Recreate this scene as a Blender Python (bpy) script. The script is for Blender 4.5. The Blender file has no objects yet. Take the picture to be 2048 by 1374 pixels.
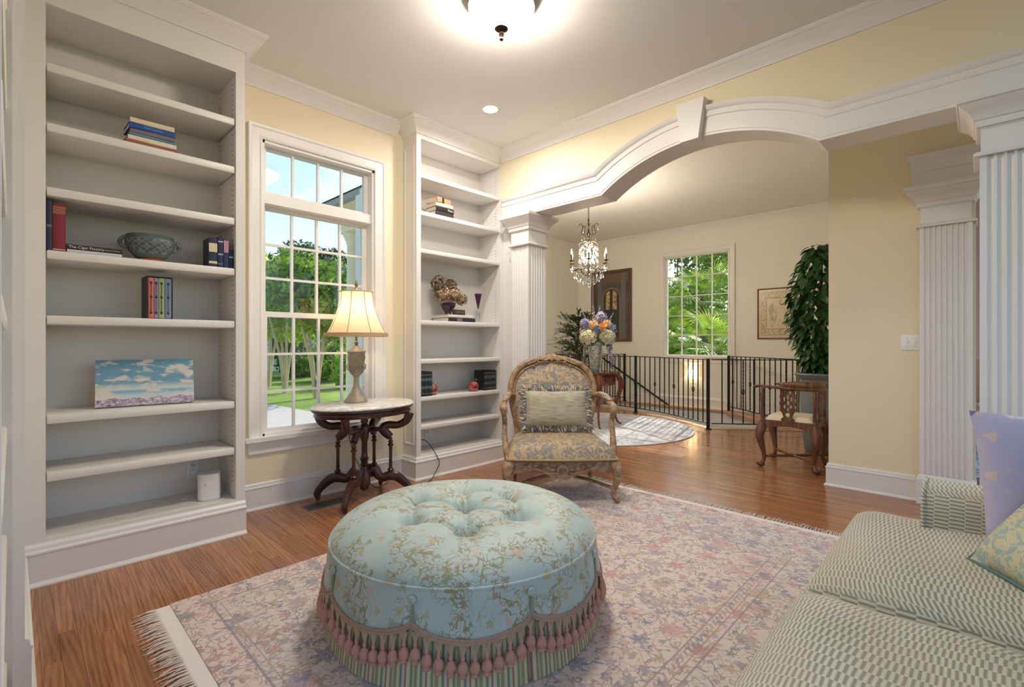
import bpy, bmesh, math, random
from mathutils import Vector, Matrix
PI = math.pi
R = math.radians
rnd = random.Random(7)
sc = bpy.context.scene
col = sc.collection
# ------------------------------------------------------------------ camera, sky, sun, exposure
CAMH = 1.2
FPX = 967.0
cam_d = bpy.data.cameras.new('camera')
cam = bpy.data.objects.new('camera', cam_d)
col.objects.link(cam)
cam.location = (0, 0, CAMH)
cam.rotation_euler = (R(90), 0, math.atan2(0.6952, 0.7188))
cam_d.sensor_width = 36
cam_d.lens = 36 * FPX / 2048
cam_d.clip_start = 0.05
cam_d.clip_end = 400
sc.camera = cam

w = bpy.data.worlds.new('sky')
sc.world = w
w.use_nodes = True
wn = w.node_tree
wn.nodes.clear()
sky = wn.nodes.new('ShaderNodeTexSky')
sky.sky_type = 'NISHITA'
sky.sun_disc = False
sky.sun_elevation = R(38)
sky.sun_rotation = R(0)
sky.air_density = 1.0
sky.dust_density = 2.0
sky.ozone_density = 1.0
bg = wn.nodes.new('ShaderNodeBackground')
bg.inputs[1].default_value = 0.23
wo = wn.nodes.new('ShaderNodeOutputWorld')
# soft white clouds over the blue, all round the horizon
tc = wn.nodes.new('ShaderNodeTexCoord')
mp = wn.nodes.new('ShaderNodeMapping')
mp.inputs['Scale'].default_value = (2.2, 2.2, 6.0)
nz = wn.nodes.new('ShaderNodeTexNoise')
nz.inputs['Scale'].default_value = 1.6
nz.inputs['Detail'].default_value = 6
cr = wn.nodes.new('ShaderNodeValToRGB')
cr.color_ramp.elements[0].position = 0.56
cr.color_ramp.elements[1].position = 0.80
mx = wn.nodes.new('ShaderNodeMix')
mx.data_type = 'RGBA'
mx.inputs['B'].default_value = (4.6, 4.7, 4.8, 1)
L = wn.links.new
L(tc.outputs['Generated'], mp.inputs[0]); L(mp.outputs[0], nz.inputs['Vector']); L(nz.outputs[0], cr.inputs[0])
L(cr.outputs[0], mx.inputs['Factor']); L(sky.outputs[0], mx.inputs['A']); L(mx.outputs['Result'], bg.inputs[0]); L(bg.outputs[0], wo.inputs[0])

sun_d = bpy.data.lights.new('sun_offscreen', 'SUN')
sun_d.energy = 2.8
sun_d.angle = R(0.6)
sun_d.color = (1.0, 0.95, 0.86)
sun = bpy.data.objects.new('sun_offscreen', sun_d)
col.objects.link(sun)
sun.rotation_euler = Vector((0.25, -1.0, -0.68)).to_track_quat('-Z', 'Y').to_euler()
sun.location = (-4, 20, 14)

vs = sc.view_settings
vs.view_transform = 'Standard'
vs.look = 'None'
vs.exposure = 0.5
vs.gamma = 1.0
vs.use_curve_mapping = False
LAMP = 1.0          # common scale of the room's electric lamps

# ------------------------------------------------------------------ materials
class NT:
    """small helper to write node materials"""
    def __init__(s, name):
        s.m = bpy.data.materials.new(name)
        s.m.use_nodes = True
        s.t = s.m.node_tree
        s.b = s.t.nodes['Principled BSDF']
        s.out = s.t.nodes['Material Output']
    def node(s, typ, **kw):
        n = s.t.nodes.new(typ)
        for k, v in kw.items(): setattr(n, k, v)
        return n
    def put(s, sock, v):
        if v is None: return
        if isinstance(v, bpy.types.NodeSocket): s.t.links.new(v, sock)
        elif isinstance(v, (tuple, list)) and len(v) == 3 and sock.type == 'RGBA': sock.default_value = (*v, 1)
        else: sock.default_value = v
    def math(s, op, a, b=None, c=None):
        n = s.node('ShaderNodeMath', operation=op)
        s.put(n.inputs[0], a)
        if b is not None: s.put(n.inputs[1], b)
        if c is not None: s.put(n.inputs[2], c)
        return n.outputs[0]
    def vmath(s, op, a, b=None):
        n = s.node('ShaderNodeVectorMath', operation=op)
        s.put(n.inputs[0], a)
        if b is not None: s.put(n.inputs[1], b)
        return n.outputs['Value'] if op in ('LENGTH', 'DOT_PRODUCT', 'DISTANCE') else n.outputs[0]
    def sep(s, v):
        n = s.node('ShaderNodeSeparateXYZ'); s.put(n.inputs[0], v); return n.outputs
    def comb(s, x, y, z):
        n = s.node('ShaderNodeCombineXYZ')
        for i, q in enumerate((x, y, z)): s.put(n.inputs[i], q)
        return n.outputs[0]
    def coord(s, which='Object'):
        return s.node('ShaderNodeTexCoord').outputs[which]
    def pos(s): return s.node('ShaderNodeNewGeometry').outputs['Position']
    def normal(s): return s.node('ShaderNodeNewGeometry').outputs['True Normal']
    def mapv(s, v, scale=(1, 1, 1), loc=(0, 0, 0)):
        n = s.node('ShaderNodeMapping'); s.put(n.inputs[0], v); n.inputs['Scale'].default_value = scale; n.inputs['Location'].default_value = loc
        return n.outputs[0]
    def noise(s, v, scale=5, detail=3, rough=.5, dist=0):
        n = s.node('ShaderNodeTexNoise'); s.put(n.inputs['Vector'], v)
        n.inputs['Scale'].default_value = scale; n.inputs['Detail'].default_value = detail
        n.inputs['Roughness'].default_value = rough; n.inputs['Distortion'].default_value = dist
        return n.outputs[0]
    def voro(s, v, scale=5, rand=1.0):
        n = s.node('ShaderNodeTexVoronoi'); s.put(n.inputs['Vector'], v); n.inputs['Scale'].default_value = scale; n.inputs['Randomness'].default_value = rand
        return n.outputs
    def ramp(s, f, stops, interp='LINEAR'):
        n = s.node('ShaderNodeValToRGB'); s.put(n.inputs[0], f); e = n.color_ramp.elements; n.color_ramp.interpolation = interp
        while len(e) < len(stops): e.new(0.5)
        for q, (p, c) in zip(e, stops):
            q.position = p; q.color = (*c, 1) if not isinstance(c, (int, float)) else (c, c, c, 1)
        return n.outputs[0]
    def mix(s, f, a, b, blend='MIX'):
        n = s.node('ShaderNodeMix', data_type='RGBA', blend_type=blend)
        s.put(n.inputs['Factor'], f); s.put(n.inputs['A'], a); s.put(n.inputs['B'], b)
        return n.outputs['Result']
    def band(s, x, c, hw, soft=.3):
        """1 where |x-c|<hw"""
        d = s.math('ABSOLUTE', s.math('SUBTRACT', x, c))
        n = s.node('ShaderNodeMapRange'); s.put(n.inputs[0], d)
        n.inputs[1].default_value = hw * (1 - soft); n.inputs[2].default_value = hw * (1 + soft); n.inputs[3].default_value = 1; n.inputs[4].default_value = 0
        return n.outputs[0]
    def bump(s, h, strength=.3, dist=.01):
        n = s.node('ShaderNodeBump'); n.inputs['Strength'].default_value = strength; n.inputs['Distance'].default_value = dist
        s.put(n.inputs['Height'], h); s.t.links.new(n.outputs[0], s.b.inputs['Normal'])
    def base(s, c): s.put(s.b.inputs['Base Color'], c)
    def set(s, **kw):
        for k, v in kw.items(): s.put(s.b.inputs[k.replace('_', ' ')], v)

def srgb(r, g, b):
    f = lambda c: (c / 255 / 12.92) if c / 255 <= .04045 else ((c / 255 + .055) / 1.055) ** 2.4
    return (f(r), f(g), f(b))
MATS = {}
def pm(name, rgb, rough=.5, metal=0, var=0, vscale=8, bump=0, **kw):
    if name in MATS: return MATS[name]
    n = NT(name)
    c = srgb(*rgb)
    if var:
        f = n.noise(n.coord(), vscale, 4)
        n.base(n.mix(f, tuple(q * (1 - var) for q in c), tuple(min(1, q * (1 + var)) for q in c)))
    else: n.base(c)
    n.set(Roughness=rough, Metallic=metal)
    if bump: n.bump(n.noise(n.coord(), vscale * 6, 3), bump, .004)
    for k, v in kw.items(): n.put(n.b.inputs[k.replace('_', ' ')], v)
    MATS[name] = n.m
    return n.m
def emit(name, rgb, strength):
    n = NT(name); n.base((0, 0, 0)); n.set(Emission_Color=srgb(*rgb), Emission_Strength=strength); return n.m

TRIM = pm('white_trim_paint', (232, 228, 224), .38)
CASE = pm('bookcase_paint', (230, 225, 219), .42)
WALL = pm('cream_wall_paint', (236, 223, 192), .6, var=.015, vscale=3)
WALLF = pm('ivory_foyer_paint', (232, 230, 219), .6, var=.01, vscale=3)
CEILM = pm('ceiling_paint', (232, 230, 227), .7)
PINK = pm('pink_wall_paint', (244, 190, 176), .6)
BLACKM = pm('wrought_iron', (30, 32, 38), .45, .6)
BRONZE = pm('dark_bronze', (58, 44, 34), .4, .7)
CHROME = pm('chrome', (200, 200, 200), .2, 1)
WHITEP = pm('white_plastic', (240, 240, 238), .35)
PAPER = pm('book_pages', (226, 216, 196), .8, var=.06, vscale=60)
RUBBER = pm('black_rubber', (18, 18, 18), .5)

def glass_mat(name, tint=(1, 1, 1), gloss=.08):
    n = NT(name); t = n.t
    tr = n.node('ShaderNodeBsdfTransparent'); tr.inputs[0].default_value = (*tint, 1)
    gl = n.node('ShaderNodeBsdfGlossy'); gl.inputs['Roughness'].default_value = .02
    fr = n.node('ShaderNodeFresnel'); fr.inputs[0].default_value = 1.45
    mxs = n.node('ShaderNodeMixShader')
    f = n.math('MULTIPLY_ADD', fr.outputs[0], .6, gloss)
    t.links.new(f, mxs.inputs[0]); t.links.new(tr.outputs[0], mxs.inputs[1]); t.links.new(gl.outputs[0], mxs.inputs[2]); t.links.new(mxs.outputs[0], n.out.inputs[0])
    return n.m
GLASS = glass_mat('window_glass', (.97, .985, .98), 0.0)
CRYSTAL = glass_mat('crystal', (.93, .95, .96), .16)

def wood(name, dark, mid, light, scale=1.0, rough=.35, axis=2):
    n = NT(name); v = n.coord()
    sc_ = [14, 14, 14]; sc_[axis] = 1.5
    f = n.noise(n.mapv(v, tuple(q * scale for q in sc_)), 3, 5, .6, .6)
    n.base(n.ramp(f, [(.3, srgb(*dark)), (.5, srgb(*mid)), (.7, srgb(*light))]))
    n.set(Roughness=rough); n.bump(f, .08, .003)
    return n.m
MAHOG = wood('mahogany', (38, 20, 17), (66, 36, 30), (92, 52, 42), rough=.28)
WALNUT = wood('old_walnut', (62, 40, 27), (104, 68, 46), (140, 98, 68), rough=.38)
CHERRY = wood('cherry_veneer', (72, 34, 22), (118, 62, 42), (150, 88, 60), rough=.25)
def gilt_mat():
    n = NT('antique_gilt_wood'); v = n.coord()
    f = n.noise(v, 28, 5, .65)
    n.base(n.ramp(f, [(.3, srgb(104, 78, 54)), (.5, srgb(160, 128, 94)), (.7, srgb(190, 162, 124))]))
    h = n.noise(v, 55, 3, .6, 1.5)
    n.set(Roughness=.45); n.bump(h, .55, .008)
    return n.m
GILT = gilt_mat()

# oak boards: every board carries a 'tone' value; grain runs along X
def oak_mat():
    n = NT('oak_boards')
    at = n.node('ShaderNodeAttribute', attribute_name='tone'); tone = at.outputs['Fac']
    p = n.sep(n.pos())
    off = n.math('MULTIPLY', tone, 37.0)
    v1 = n.comb(n.math('MULTIPLY_ADD', p[0], 1.6, off), n.math('MULTIPLY_ADD', p[1], 26, off), off)
    g1 = n.noise(v1, 1.6, 5, .62, 1.2)
    v2 = n.comb(n.math('MULTIPLY_ADD', p[0], .9, off), n.math('MULTIPLY_ADD', p[1], 13, off), off)
    wv = n.node('ShaderNodeTexWave', wave_type='RINGS', rings_direction='Z'); n.put(wv.inputs['Vector'], v2)
    wv.inputs['Scale'].default_value = 1.5; wv.inputs['Distortion'].default_value = 11; wv.inputs['Detail'].default_value = 3; wv.inputs['Detail Scale'].default_value = .8
    fine = n.noise(n.comb(n.math('MULTIPLY', p[0], 8), n.math('MULTIPLY', p[1], 320), 0), 1, 2)
    g = n.math('ADD', n.math('MULTIPLY', g1, .66), n.math('ADD', n.math('MULTIPLY', wv.outputs['Fac'], .2), n.math('MULTIPLY', fine, .14)))
    c = n.ramp(g, [(.30, srgb(128, 78, 46)), (.45, srgb(160, 104, 66)), (.62, srgb(178, 122, 80)), (.8, srgb(190, 138, 96))])
    t2 = n.math('MULTIPLY_ADD', tone, .30, .80)
    n.base(n.mix(1.0, c, n.comb(t2, t2, t2), 'MULTIPLY'))
    n.set(Roughness=n.math('MULTIPLY_ADD', g1, .12, .17), Coat_Weight=.25, Coat_Roughness=.12)
    n.bump(g, .05, .002)
    return n.m
OAK = oak_mat()

# ------------------------------------------------------------------ mesh helpers
class MB:
    def __init__(s): s.v = []; s.f = []
    def box(s, a, b):
        x0, y0, z0 = [min(p, q) for p, q in zip(a, b)]; x1, y1, z1 = [max(p, q) for p, q in zip(a, b)]
        k = len(s.v)
        s.v += [(x0, y0, z0), (x1, y0, z0), (x1, y1, z0), (x0, y1, z0), (x0, y0, z1), (x1, y0, z1), (x1, y1, z1), (x0, y1, z1)]
        s.f += [tuple(k + i for i in q) for q in ((0, 3, 2, 1), (4, 5, 6, 7), (0, 1, 5, 4), (1, 2, 6, 5), (2, 3, 7, 6), (3, 0, 4, 7))]
        return s
    def prism(s, poly, fn, n0, n1):
        """poly of (a,b); fn(a,b,n)->xyz"""
        k = len(s.v); m = len(poly)
        s.v += [tuple(fn(a, b, n0)) for a, b in poly] + [tuple(fn(a, b, n1)) for a, b in poly]
        s.f += [tuple(range(k + m - 1, k - 1, -1)), tuple(range(k + m, k + 2 * m))]
        s.f += [(k + i, k + (i + 1) % m, k + m + (i + 1) % m, k + m + i) for i in range(m)]
        return s
    def lathe(s, prof, seg=24, c=(0, 0, 0), sx=1, sy=1, cap=True):
        k = len(s.v); m = len(prof)
        for r, z in prof:
            for i in range(seg):
                a = 2 * PI * i / seg
                s.v.append((c[0] + r * sx * math.cos(a), c[1] + r * sy * math.sin(a), c[2] + z))
        for j in range(m - 1):
            for i in range(seg):
                i2 = (i + 1) % seg
                s.f.append((k + j * seg + i, k + j * seg + i2, k + (j + 1) * seg + i2, k + (j + 1) * seg + i))
        if cap:
            s.f.append(tuple(k + i for i in range(seg - 1, -1, -1))); s.f.append(tuple(k + (m - 1) * seg + i for i in range(seg)))
        return s
    def tube(s, pts, r, seg=8, closed=False, flat=1.0):
        pts = [Vector(p) for p in pts]; n = len(pts)
        rr = r if isinstance(r, (list, tuple)) else [r] * n
        k = len(s.v); up = None
        for i, p in enumerate(pts):
            a = pts[(i - 1) % n] if (i or closed) else p; b = pts[(i + 1) % n] if (i < n - 1 or closed) else p
            t = (b - a).normalized()
            if up is None:
                up = Vector((0, 0, 1)) if abs(t.z) < .9 else Vector((1, 0, 0))
            side = t.cross(up).normalized(); up = side.cross(t).normalized()
            for j in range(seg):
                q = 2 * PI * j / seg
                s.v.append(tuple(p + side * (rr[i] * math.cos(q)) + up * (rr[i] * flat * math.sin(q))))
        for i in range(n if closed else n - 1):
            for j in range(seg):
                j2 = (j + 1) % seg; i2 = (i + 1) % n
                s.f.append((k + i * seg + j, k + i * seg + j2, k + i2 * seg + j2, k + i2 * seg + j))
        if not closed:
            s.f.append(tuple(k + j for j in range(seg - 1, -1, -1))); s.f.append(tuple(k + (n - 1) * seg + j for j in range(seg)))
        return s
    def sweep(s, path, prof, fn, closed=False, pclosed=True):
        """path (a,b) in a plane; prof (o,n): o along the path's left normal, n out of plane; mitred"""
        n = len(path); m = len(prof); k = len(s.v)
        P = [Vector((a, b)) for a, b in path]
        for i in range(n):
            d0 = (P[i] - P[i - 1]).normalized() if (i or closed) else None
            d1 = (P[(i + 1) % n] - P[i]).normalized() if (i < n - 1 or closed) else None
            d0 = d0 or d1; d1 = d1 or d0
            n0 = Vector((-d0.y, d0.x)); n1 = Vector((-d1.y, d1.x))
            mt = (n0 + n1).normalized(); mt = mt / max(.3, mt.dot(n0))
            for o, h in prof:
                q = P[i] + mt * o
                s.v.append(tuple(fn(q.x, q.y, h)))
        pm_ = m if pclosed else m - 1
        for i in range(n if closed else n - 1):
            i2 = (i + 1) % n
            for j in range(pm_):
                j2 = (j + 1) % m
                s.f.append((k + i * m + j, k + i * m + j2, k + i2 * m + j2, k + i2 * m + j))
        if not closed and pclosed:
            s.f.append(tuple(k + j for j in range(m))); s.f.append(tuple(k + (n - 1) * m + j for j in range(m - 1, -1, -1)))
        return s
    def grid(s, fn, nu, nv, wrap=False):
        k = len(s.v)
        for j in range(nv + 1):
            for i in range(nu if wrap else nu + 1): s.v.append(tuple(fn(i / nu, j / nv)))
        w_ = nu if wrap else nu + 1
        for j in range(nv):
            for i in range(nu):
                i2 = (i + 1) % w_
                s.f.append((k + j * w_ + i, k + j * w_ + i2, k + (j + 1) * w_ + i2, k + (j + 1) * w_ + i))
        return s
    def ball(s, c, r, seg=12, rings=8, sq=(1, 1, 1)):
        pr = [(max(1e-4, math.sin(PI * j / rings)), -math.cos(PI * j / rings)) for j in range(rings + 1)]
        k = len(s.v); s.lathe(pr, seg, cap=False)
        for i in range(k, len(s.v)):
            v = s.v[i]; s.v[i] = (c[0] + v[0] * r * sq[0], c[1] + v[1] * r * sq[1], c[2] + v[2] * r * sq[2])
        return s
    def add(s, o, M=None):
        k = len(s.v)
        s.v += [tuple(M @ Vector(v)) for v in o.v] if M is not None else o.v
        s.f += [tuple(k + i for i in f) for f in o.f]
        return s
    def mesh(s, name, smooth=40):
        me = bpy.data.meshes.new(name)
        me.from_pydata(s.v, [], s.f)
        bm = bmesh.new(); bm.from_mesh(me)
        bmesh.ops.remove_doubles(bm, verts=bm.verts, dist=1e-6)
        bmesh.ops.recalc_face_normals(bm, faces=bm.faces)
        bm.to_mesh(me); bm.free()
        if smooth:
            me.shade_smooth(); me.set_sharp_from_angle(angle=R(smooth))
        return me
    def obj(s, name, mat, parent=None, smooth=40, loc=None, rot=None, **props):
        return mk(name, s.mesh(name, smooth), mat, parent, loc, rot, **props)
def mk(name, me, mat, parent=None, loc=None, rot=None, **props):
    o = bpy.data.objects.new(name, me)
    if mat is not None and not me.materials: me.materials.append(mat)
    col.objects.link(o)
    if parent: o.parent = parent
    if loc: o.location = loc
    if rot: o.rotation_euler = rot
    for k, v in props.items(): o[k] = v
    return o
def thing(name, label, cat, loc=(0, 0, 0), rotz=0, group=None, rot=None):
    o = bpy.data.objects.new(name, None); o.empty_display_size = .1
    col.objects.link(o); o.location = loc; o.rotation_euler = rot or (0, 0, rotz)
    return tag(o, label, cat, group)
def tag(o, label, cat, group=None):
    o['label'] = label; o['category'] = cat
    if group: o['group'] = group
    return o
def struct(o): o['kind'] = 'structure'; return o
def Tm(x=0, y=0, z=0): return Matrix.Translation((x, y, z))
def Rm(a, ax): return Matrix.Rotation(a, 4, ax)
def text_mesh(body, size, extrude=.0004, align='CENTER'):
    cu = bpy.data.curves.new('lettering', 'FONT'); cu.body = body; cu.size = size; cu.extrude = extrude; cu.align_x = align; cu.align_y = 'CENTER'
    o = bpy.data.objects.new('lettering', cu); col.objects.link(o)
    dg = bpy.context.evaluated_depsgraph_get()
    me = bpy.data.meshes.new_from_object(o.evaluated_get(dg)); me.name = 'lettering'
    bpy.data.objects.remove(o); bpy.data.curves.remove(cu)
    me.materials.clear()
    return me
def spline(pts, n=8, closed=False):
    """Catmull-Rom through pts"""
    P = [Vector(p) for p in pts]; out = []; m = len(P)
    for i in range(m if closed else m - 1):
        p0 = P[(i - 1) % m] if (i or closed) else P[0]; p1 = P[i]; p2 = P[(i + 1) % m]; p3 = P[(i + 2) % m] if (i + 2 < m or closed) else P[-1]
        for k in range(n):
            t = k / n
            out.append(.5 * ((2 * p1) + (p2 - p0) * t + (2 * p0 - 5 * p1 + 4 * p2 - p3) * t * t + (3 * p1 - p0 - 3 * p2 + p3) * t ** 3))
    if not closed: out.append(P[-1])
    return out
def lerpl(a, n):
    """resample list of numbers to n values"""
    out = []
    for i in range(n):
        t = i / (n - 1) * (len(a) - 1); k = min(int(t), len(a) - 2); out.append(a[k] + (a[k + 1] - a[k]) * (t - k))
    return out
def rbox(a, b, r=.01, seg=2):
    """bevelled box as MB"""
    bm = bmesh.new(); m = MB().box(a, b)
    vs_ = [bm.verts.new(v) for v in m.v]
    for f in m.f: bm.faces.new([vs_[i] for i in f])
    bmesh.ops.bevel(bm, geom=list(bm.edges), offset=r, segments=seg, profile=.5, affect='EDGES')
    bm.verts.index_update(); o = MB(); o.v = [tuple(v.co) for v in bm.verts]; o.f = [tuple(v.index for v in f.verts) for f in bm.faces]; bm.free()
    return o
def pillow(w_, h_, t, nu=20, nv=20, pinch=.06):
    """cushion lying in XY, bulging in Z"""
    m = MB()
    for sgn in (1, -1):
        def fn(u, v):
            a = u * 2 - 1; b = v * 2 - 1
            px = a * (1 - pinch * (1 - b * b)) * w_ / 2; py = b * (1 - pinch * (1 - a * a)) * h_ / 2
            z = sgn * t / 2 * max(0, (1 - a ** 4) * (1 - b ** 4)) ** .55
            return (px, py, z)
        m.grid(fn, nu, nv)
    return m

# ================================================================== THE SETTING
XA, XB1, XB2 = -3.76, -3.36, -3.55      # window wall, fronts of the two bookcases
YB, YBB = 3.5, 3.71                     # beam wall front / back
ZC, ZF = 3.16, 3.42                      # ceilings
XR = 1.7                                # where the modelled rooms end on the right
YF = 8.97                               # far foyer wall
XFL = -6.57
struct(MB().box((-3.97, -.45, ZC), (XR, YB + .05, ZC + .12)).obj('ceiling', CEILM))
struct(MB().box((-6.75, YBB - .05, ZF), (XR, 9.2, ZF + .12)).obj('ceiling', CEILM))
# window wall with the opening for window_1
wl = MB()
wy0, wy1, wz0, wz1 = 1.265, 2.175, .50, 2.69
wl.box((-3.95, 1.0, 0), (XA, wy0, ZC)); wl.box((-3.95, wy1, 0), (XA, 2.5, ZC)); wl.box((-3.95, wy0, 0), (XA, wy1, wz0)); wl.box((-3.95, wy0, wz1), (XA, wy1, ZC))
wl.box((-3.97, -.45, 0), (-3.89, 1.0, ZC)); wl.box((-3.97, 2.5, 0), (-3.89, YBB, ZC))
struct(wl.obj('wall_left', WALL, smooth=0))
# near wall beside the camera
struct(MB().box((-3.97, -.45, 0), (-2.32, .03, ZC)).obj('wall_near', CASE, smooth=0))
struct(MB().box((-2.32, -.45, 0), (-1.05, -.37, ZC)).obj('wall_near', CASE, smooth=0))
# beam wall with the flattened arch
AX0, AX1, AZ, ASAG = -2.31, -.715, 2.46, .245
acx = (AX0 + AX1) / 2; ahw = (AX1 - AX0) / 2
arad = (ahw ** 2 + ASAG ** 2) / (2 * ASAG)
aang = math.asin(ahw / arad)
arch = [(acx + arad * math.sin(-aang + 2 * aang * i / 28), AZ + ASAG - arad + arad * math.cos(-aang + 2 * aang * i / 28)) for i in range(29)]
bottom = [(-3.89, AZ)] + arch + [(XR, AZ)]
wb = MB()
for (a0, b0), (a1, b1) in zip(bottom[:-1], bottom[1:]):
    wb.prism([(a0, b0), (a1, b1), (a1, ZF), (a0, ZF)], lambda a, b, n: (a, n, b), YB, YBB)
struct(wb.obj('wall_back', WALL, smooth=0))
ent = [(-.003, -.214), (-.003, .022), (.012, .022), (.016, .026), (.125, .026), (.13, .034), (.165, .034), (.17, .042), (.178, .05), (.19, .055), (.2, .06), (.2, 0), (.2, -.0), (.01, -.0), (.01, -.214)]
ent_m = MB().sweep([(-3.5, AZ)] + arch + [(XR, AZ)], ent, lambda a, b, n: (a, YB - n, b))
t1 = struct(ent_m.obj('trim_1', TRIM, smooth=30))
kz0, kz1 = AZ + ASAG - .03, AZ + ASAG + .255
MB().prism([(acx - .062, kz0), (acx + .062, kz0), (acx + .105, kz1), (acx - .105, kz1)], lambda a, b, n: (a, YB - n, b), 0.0, .085).obj('keystone', TRIM, t1, smooth=0)
MB().prism([(acx - .067, kz0 - .004), (acx + .067, kz0 - .004), (acx + .07, kz0 + .012), (acx - .07, kz0 + .012)], lambda a, b, n: (a, YB - n, b), 0.0, .095).obj('keystone_foot', TRIM, t1, smooth=0)
struct(MB().box((-3.89, 3.535, 0), (-3.36, 3.70, AZ)).obj('wall_back', TRIM, smooth=0))
# switch wall between hall and foyer, far and left walls of the foyer
struct(MB().box((-.92, 4.81, 0), (-.02, 4.95, ZF)).obj('wall_right', WALL, smooth=0))
struct(MB().box((-.02, 4.81, 2.62), (XR, 4.95, ZF)).obj('wall_right', WALL, smooth=0))
wf = MB()
fx0, fx1, fz0, fz1 = -4.50, -3.235, .955, 2.90
wf.box((-6.75, YF, -1.8), (fx0, YF + .16, ZF)); wf.box((fx1, YF, -1.8), (-.72, YF + .16, ZF)); wf.box((fx0, YF, -1.8), (fx1, YF + .16, fz0)); wf.box((fx0, YF, fz1), (fx1, YF + .16, ZF))
struct(wf.obj('wall_far', WALLF, smooth=0))
struct(MB().box((-6.75, YBB, -1.8), (XFL, YF, ZF)).obj('wall_foyer', WALLF, smooth=0))
struct(MB().box((-6.75, YBB - .12, -.2), (-3.89, YBB, ZF)).obj('wall_foyer', WALLF, smooth=0))  # unseen wall, added to block outdoor light from the foyer
struct(MB().box((-.80, 4.95, 0), (-.72, YF + .16, ZF)).obj('wall_foyer', WALLF, smooth=0))
# pink dining room seen past the pilaster
pw = struct(MB().box((-.72, 8.6, 0), (XR, 8.7, ZF)).obj('wall_pink', PINK, smooth=0))
wc = MB().box((-.72, 8.575, 0), (XR, 8.6, .95)); wc.box((-.72, 8.55, .93), (XR, 8.6, .98))
wains = wc.obj('wainscot', TRIM, pw, smooth=0)
for i in range(4):
    x0 = -.55 + i * .52
    MB().sweep([(x0, .2), (x0 + .4, .2), (x0 + .4, .82), (x0, .82)], [(0, 0), (.02, .012), (.04, 0)], lambda a, b, n: (a, 8.575 - n, b), closed=True, pclosed=False).obj('panel_moulding', TRIM, wains)
struct(MB().sweep([(XR, 8.6), (-.72, 8.6)], [(0, 0), (.02, 0), (.1, .1), (.12, .13), (0, .13)], lambda a, b, n: (a, b, ZF - .13 + n)).obj('trim_9', TRIM))
MB().box((.09, 8.54, .98), (.2, 8.6, 2.6)).obj('door_casing', TRIM, pw, smooth=0)

# crown mouldings (offset is to the left of the path direction)
CROWN = [(0, 0), (.012, 0), (.016, .014), (.022, .022), (.034, .045), (.06, .075), (.085, .092), (.092, .1), (.105, .104), (.11, .112), (.118, .118), (.118, .13), (0, .13)]
def crown(name, path, z, mat=TRIM, parent=None, k=.85):
    o = MB().sweep(path, [(a * k, b * k) for a, b in CROWN], lambda a, b, n: (a, b, z - .13 * k + n)).obj(name, mat, parent, smooth=25)
    return o if parent else struct(o)
crown('trim_2', [(XA, 2.40), (XA, 1.03)], ZC)
crown('trim_3', [(XR, YB), (XB2 + .02, YB)], ZC)
crown('trim_4', [(-.8, YF), (XFL, YF), (XFL, YBB)], ZF)
BASEP = [(0, 0), (.03, 0), (.03, .008), (.022, .02), (.017, .02), (.017, .15), (.021, .153), (.021, .16), (.014, .166), (.012, .182), (.006, .19), (0, .19)]
def baseb(name, path):
    return struct(MB().sweep(path, BASEP, lambda a, b, n: (a, b, n)).obj(name, TRIM, smooth=25))
baseb('baseboard_left', [(XA, 2.45), (XA, 1.03)])
baseb('baseboard_near', [(-3.32, .03), (-2.34, .03)])
baseb('baseboard_right', [(-.35, 4.81), (-.92, 4.81), (-.92, 4.95)])
baseb('baseboard_far', [(-.8, YF), (XFL, YF), (XFL, YBB)])
baseb('baseboard_pink', [(XR, 8.575), (-.72, 8.575)])

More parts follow.
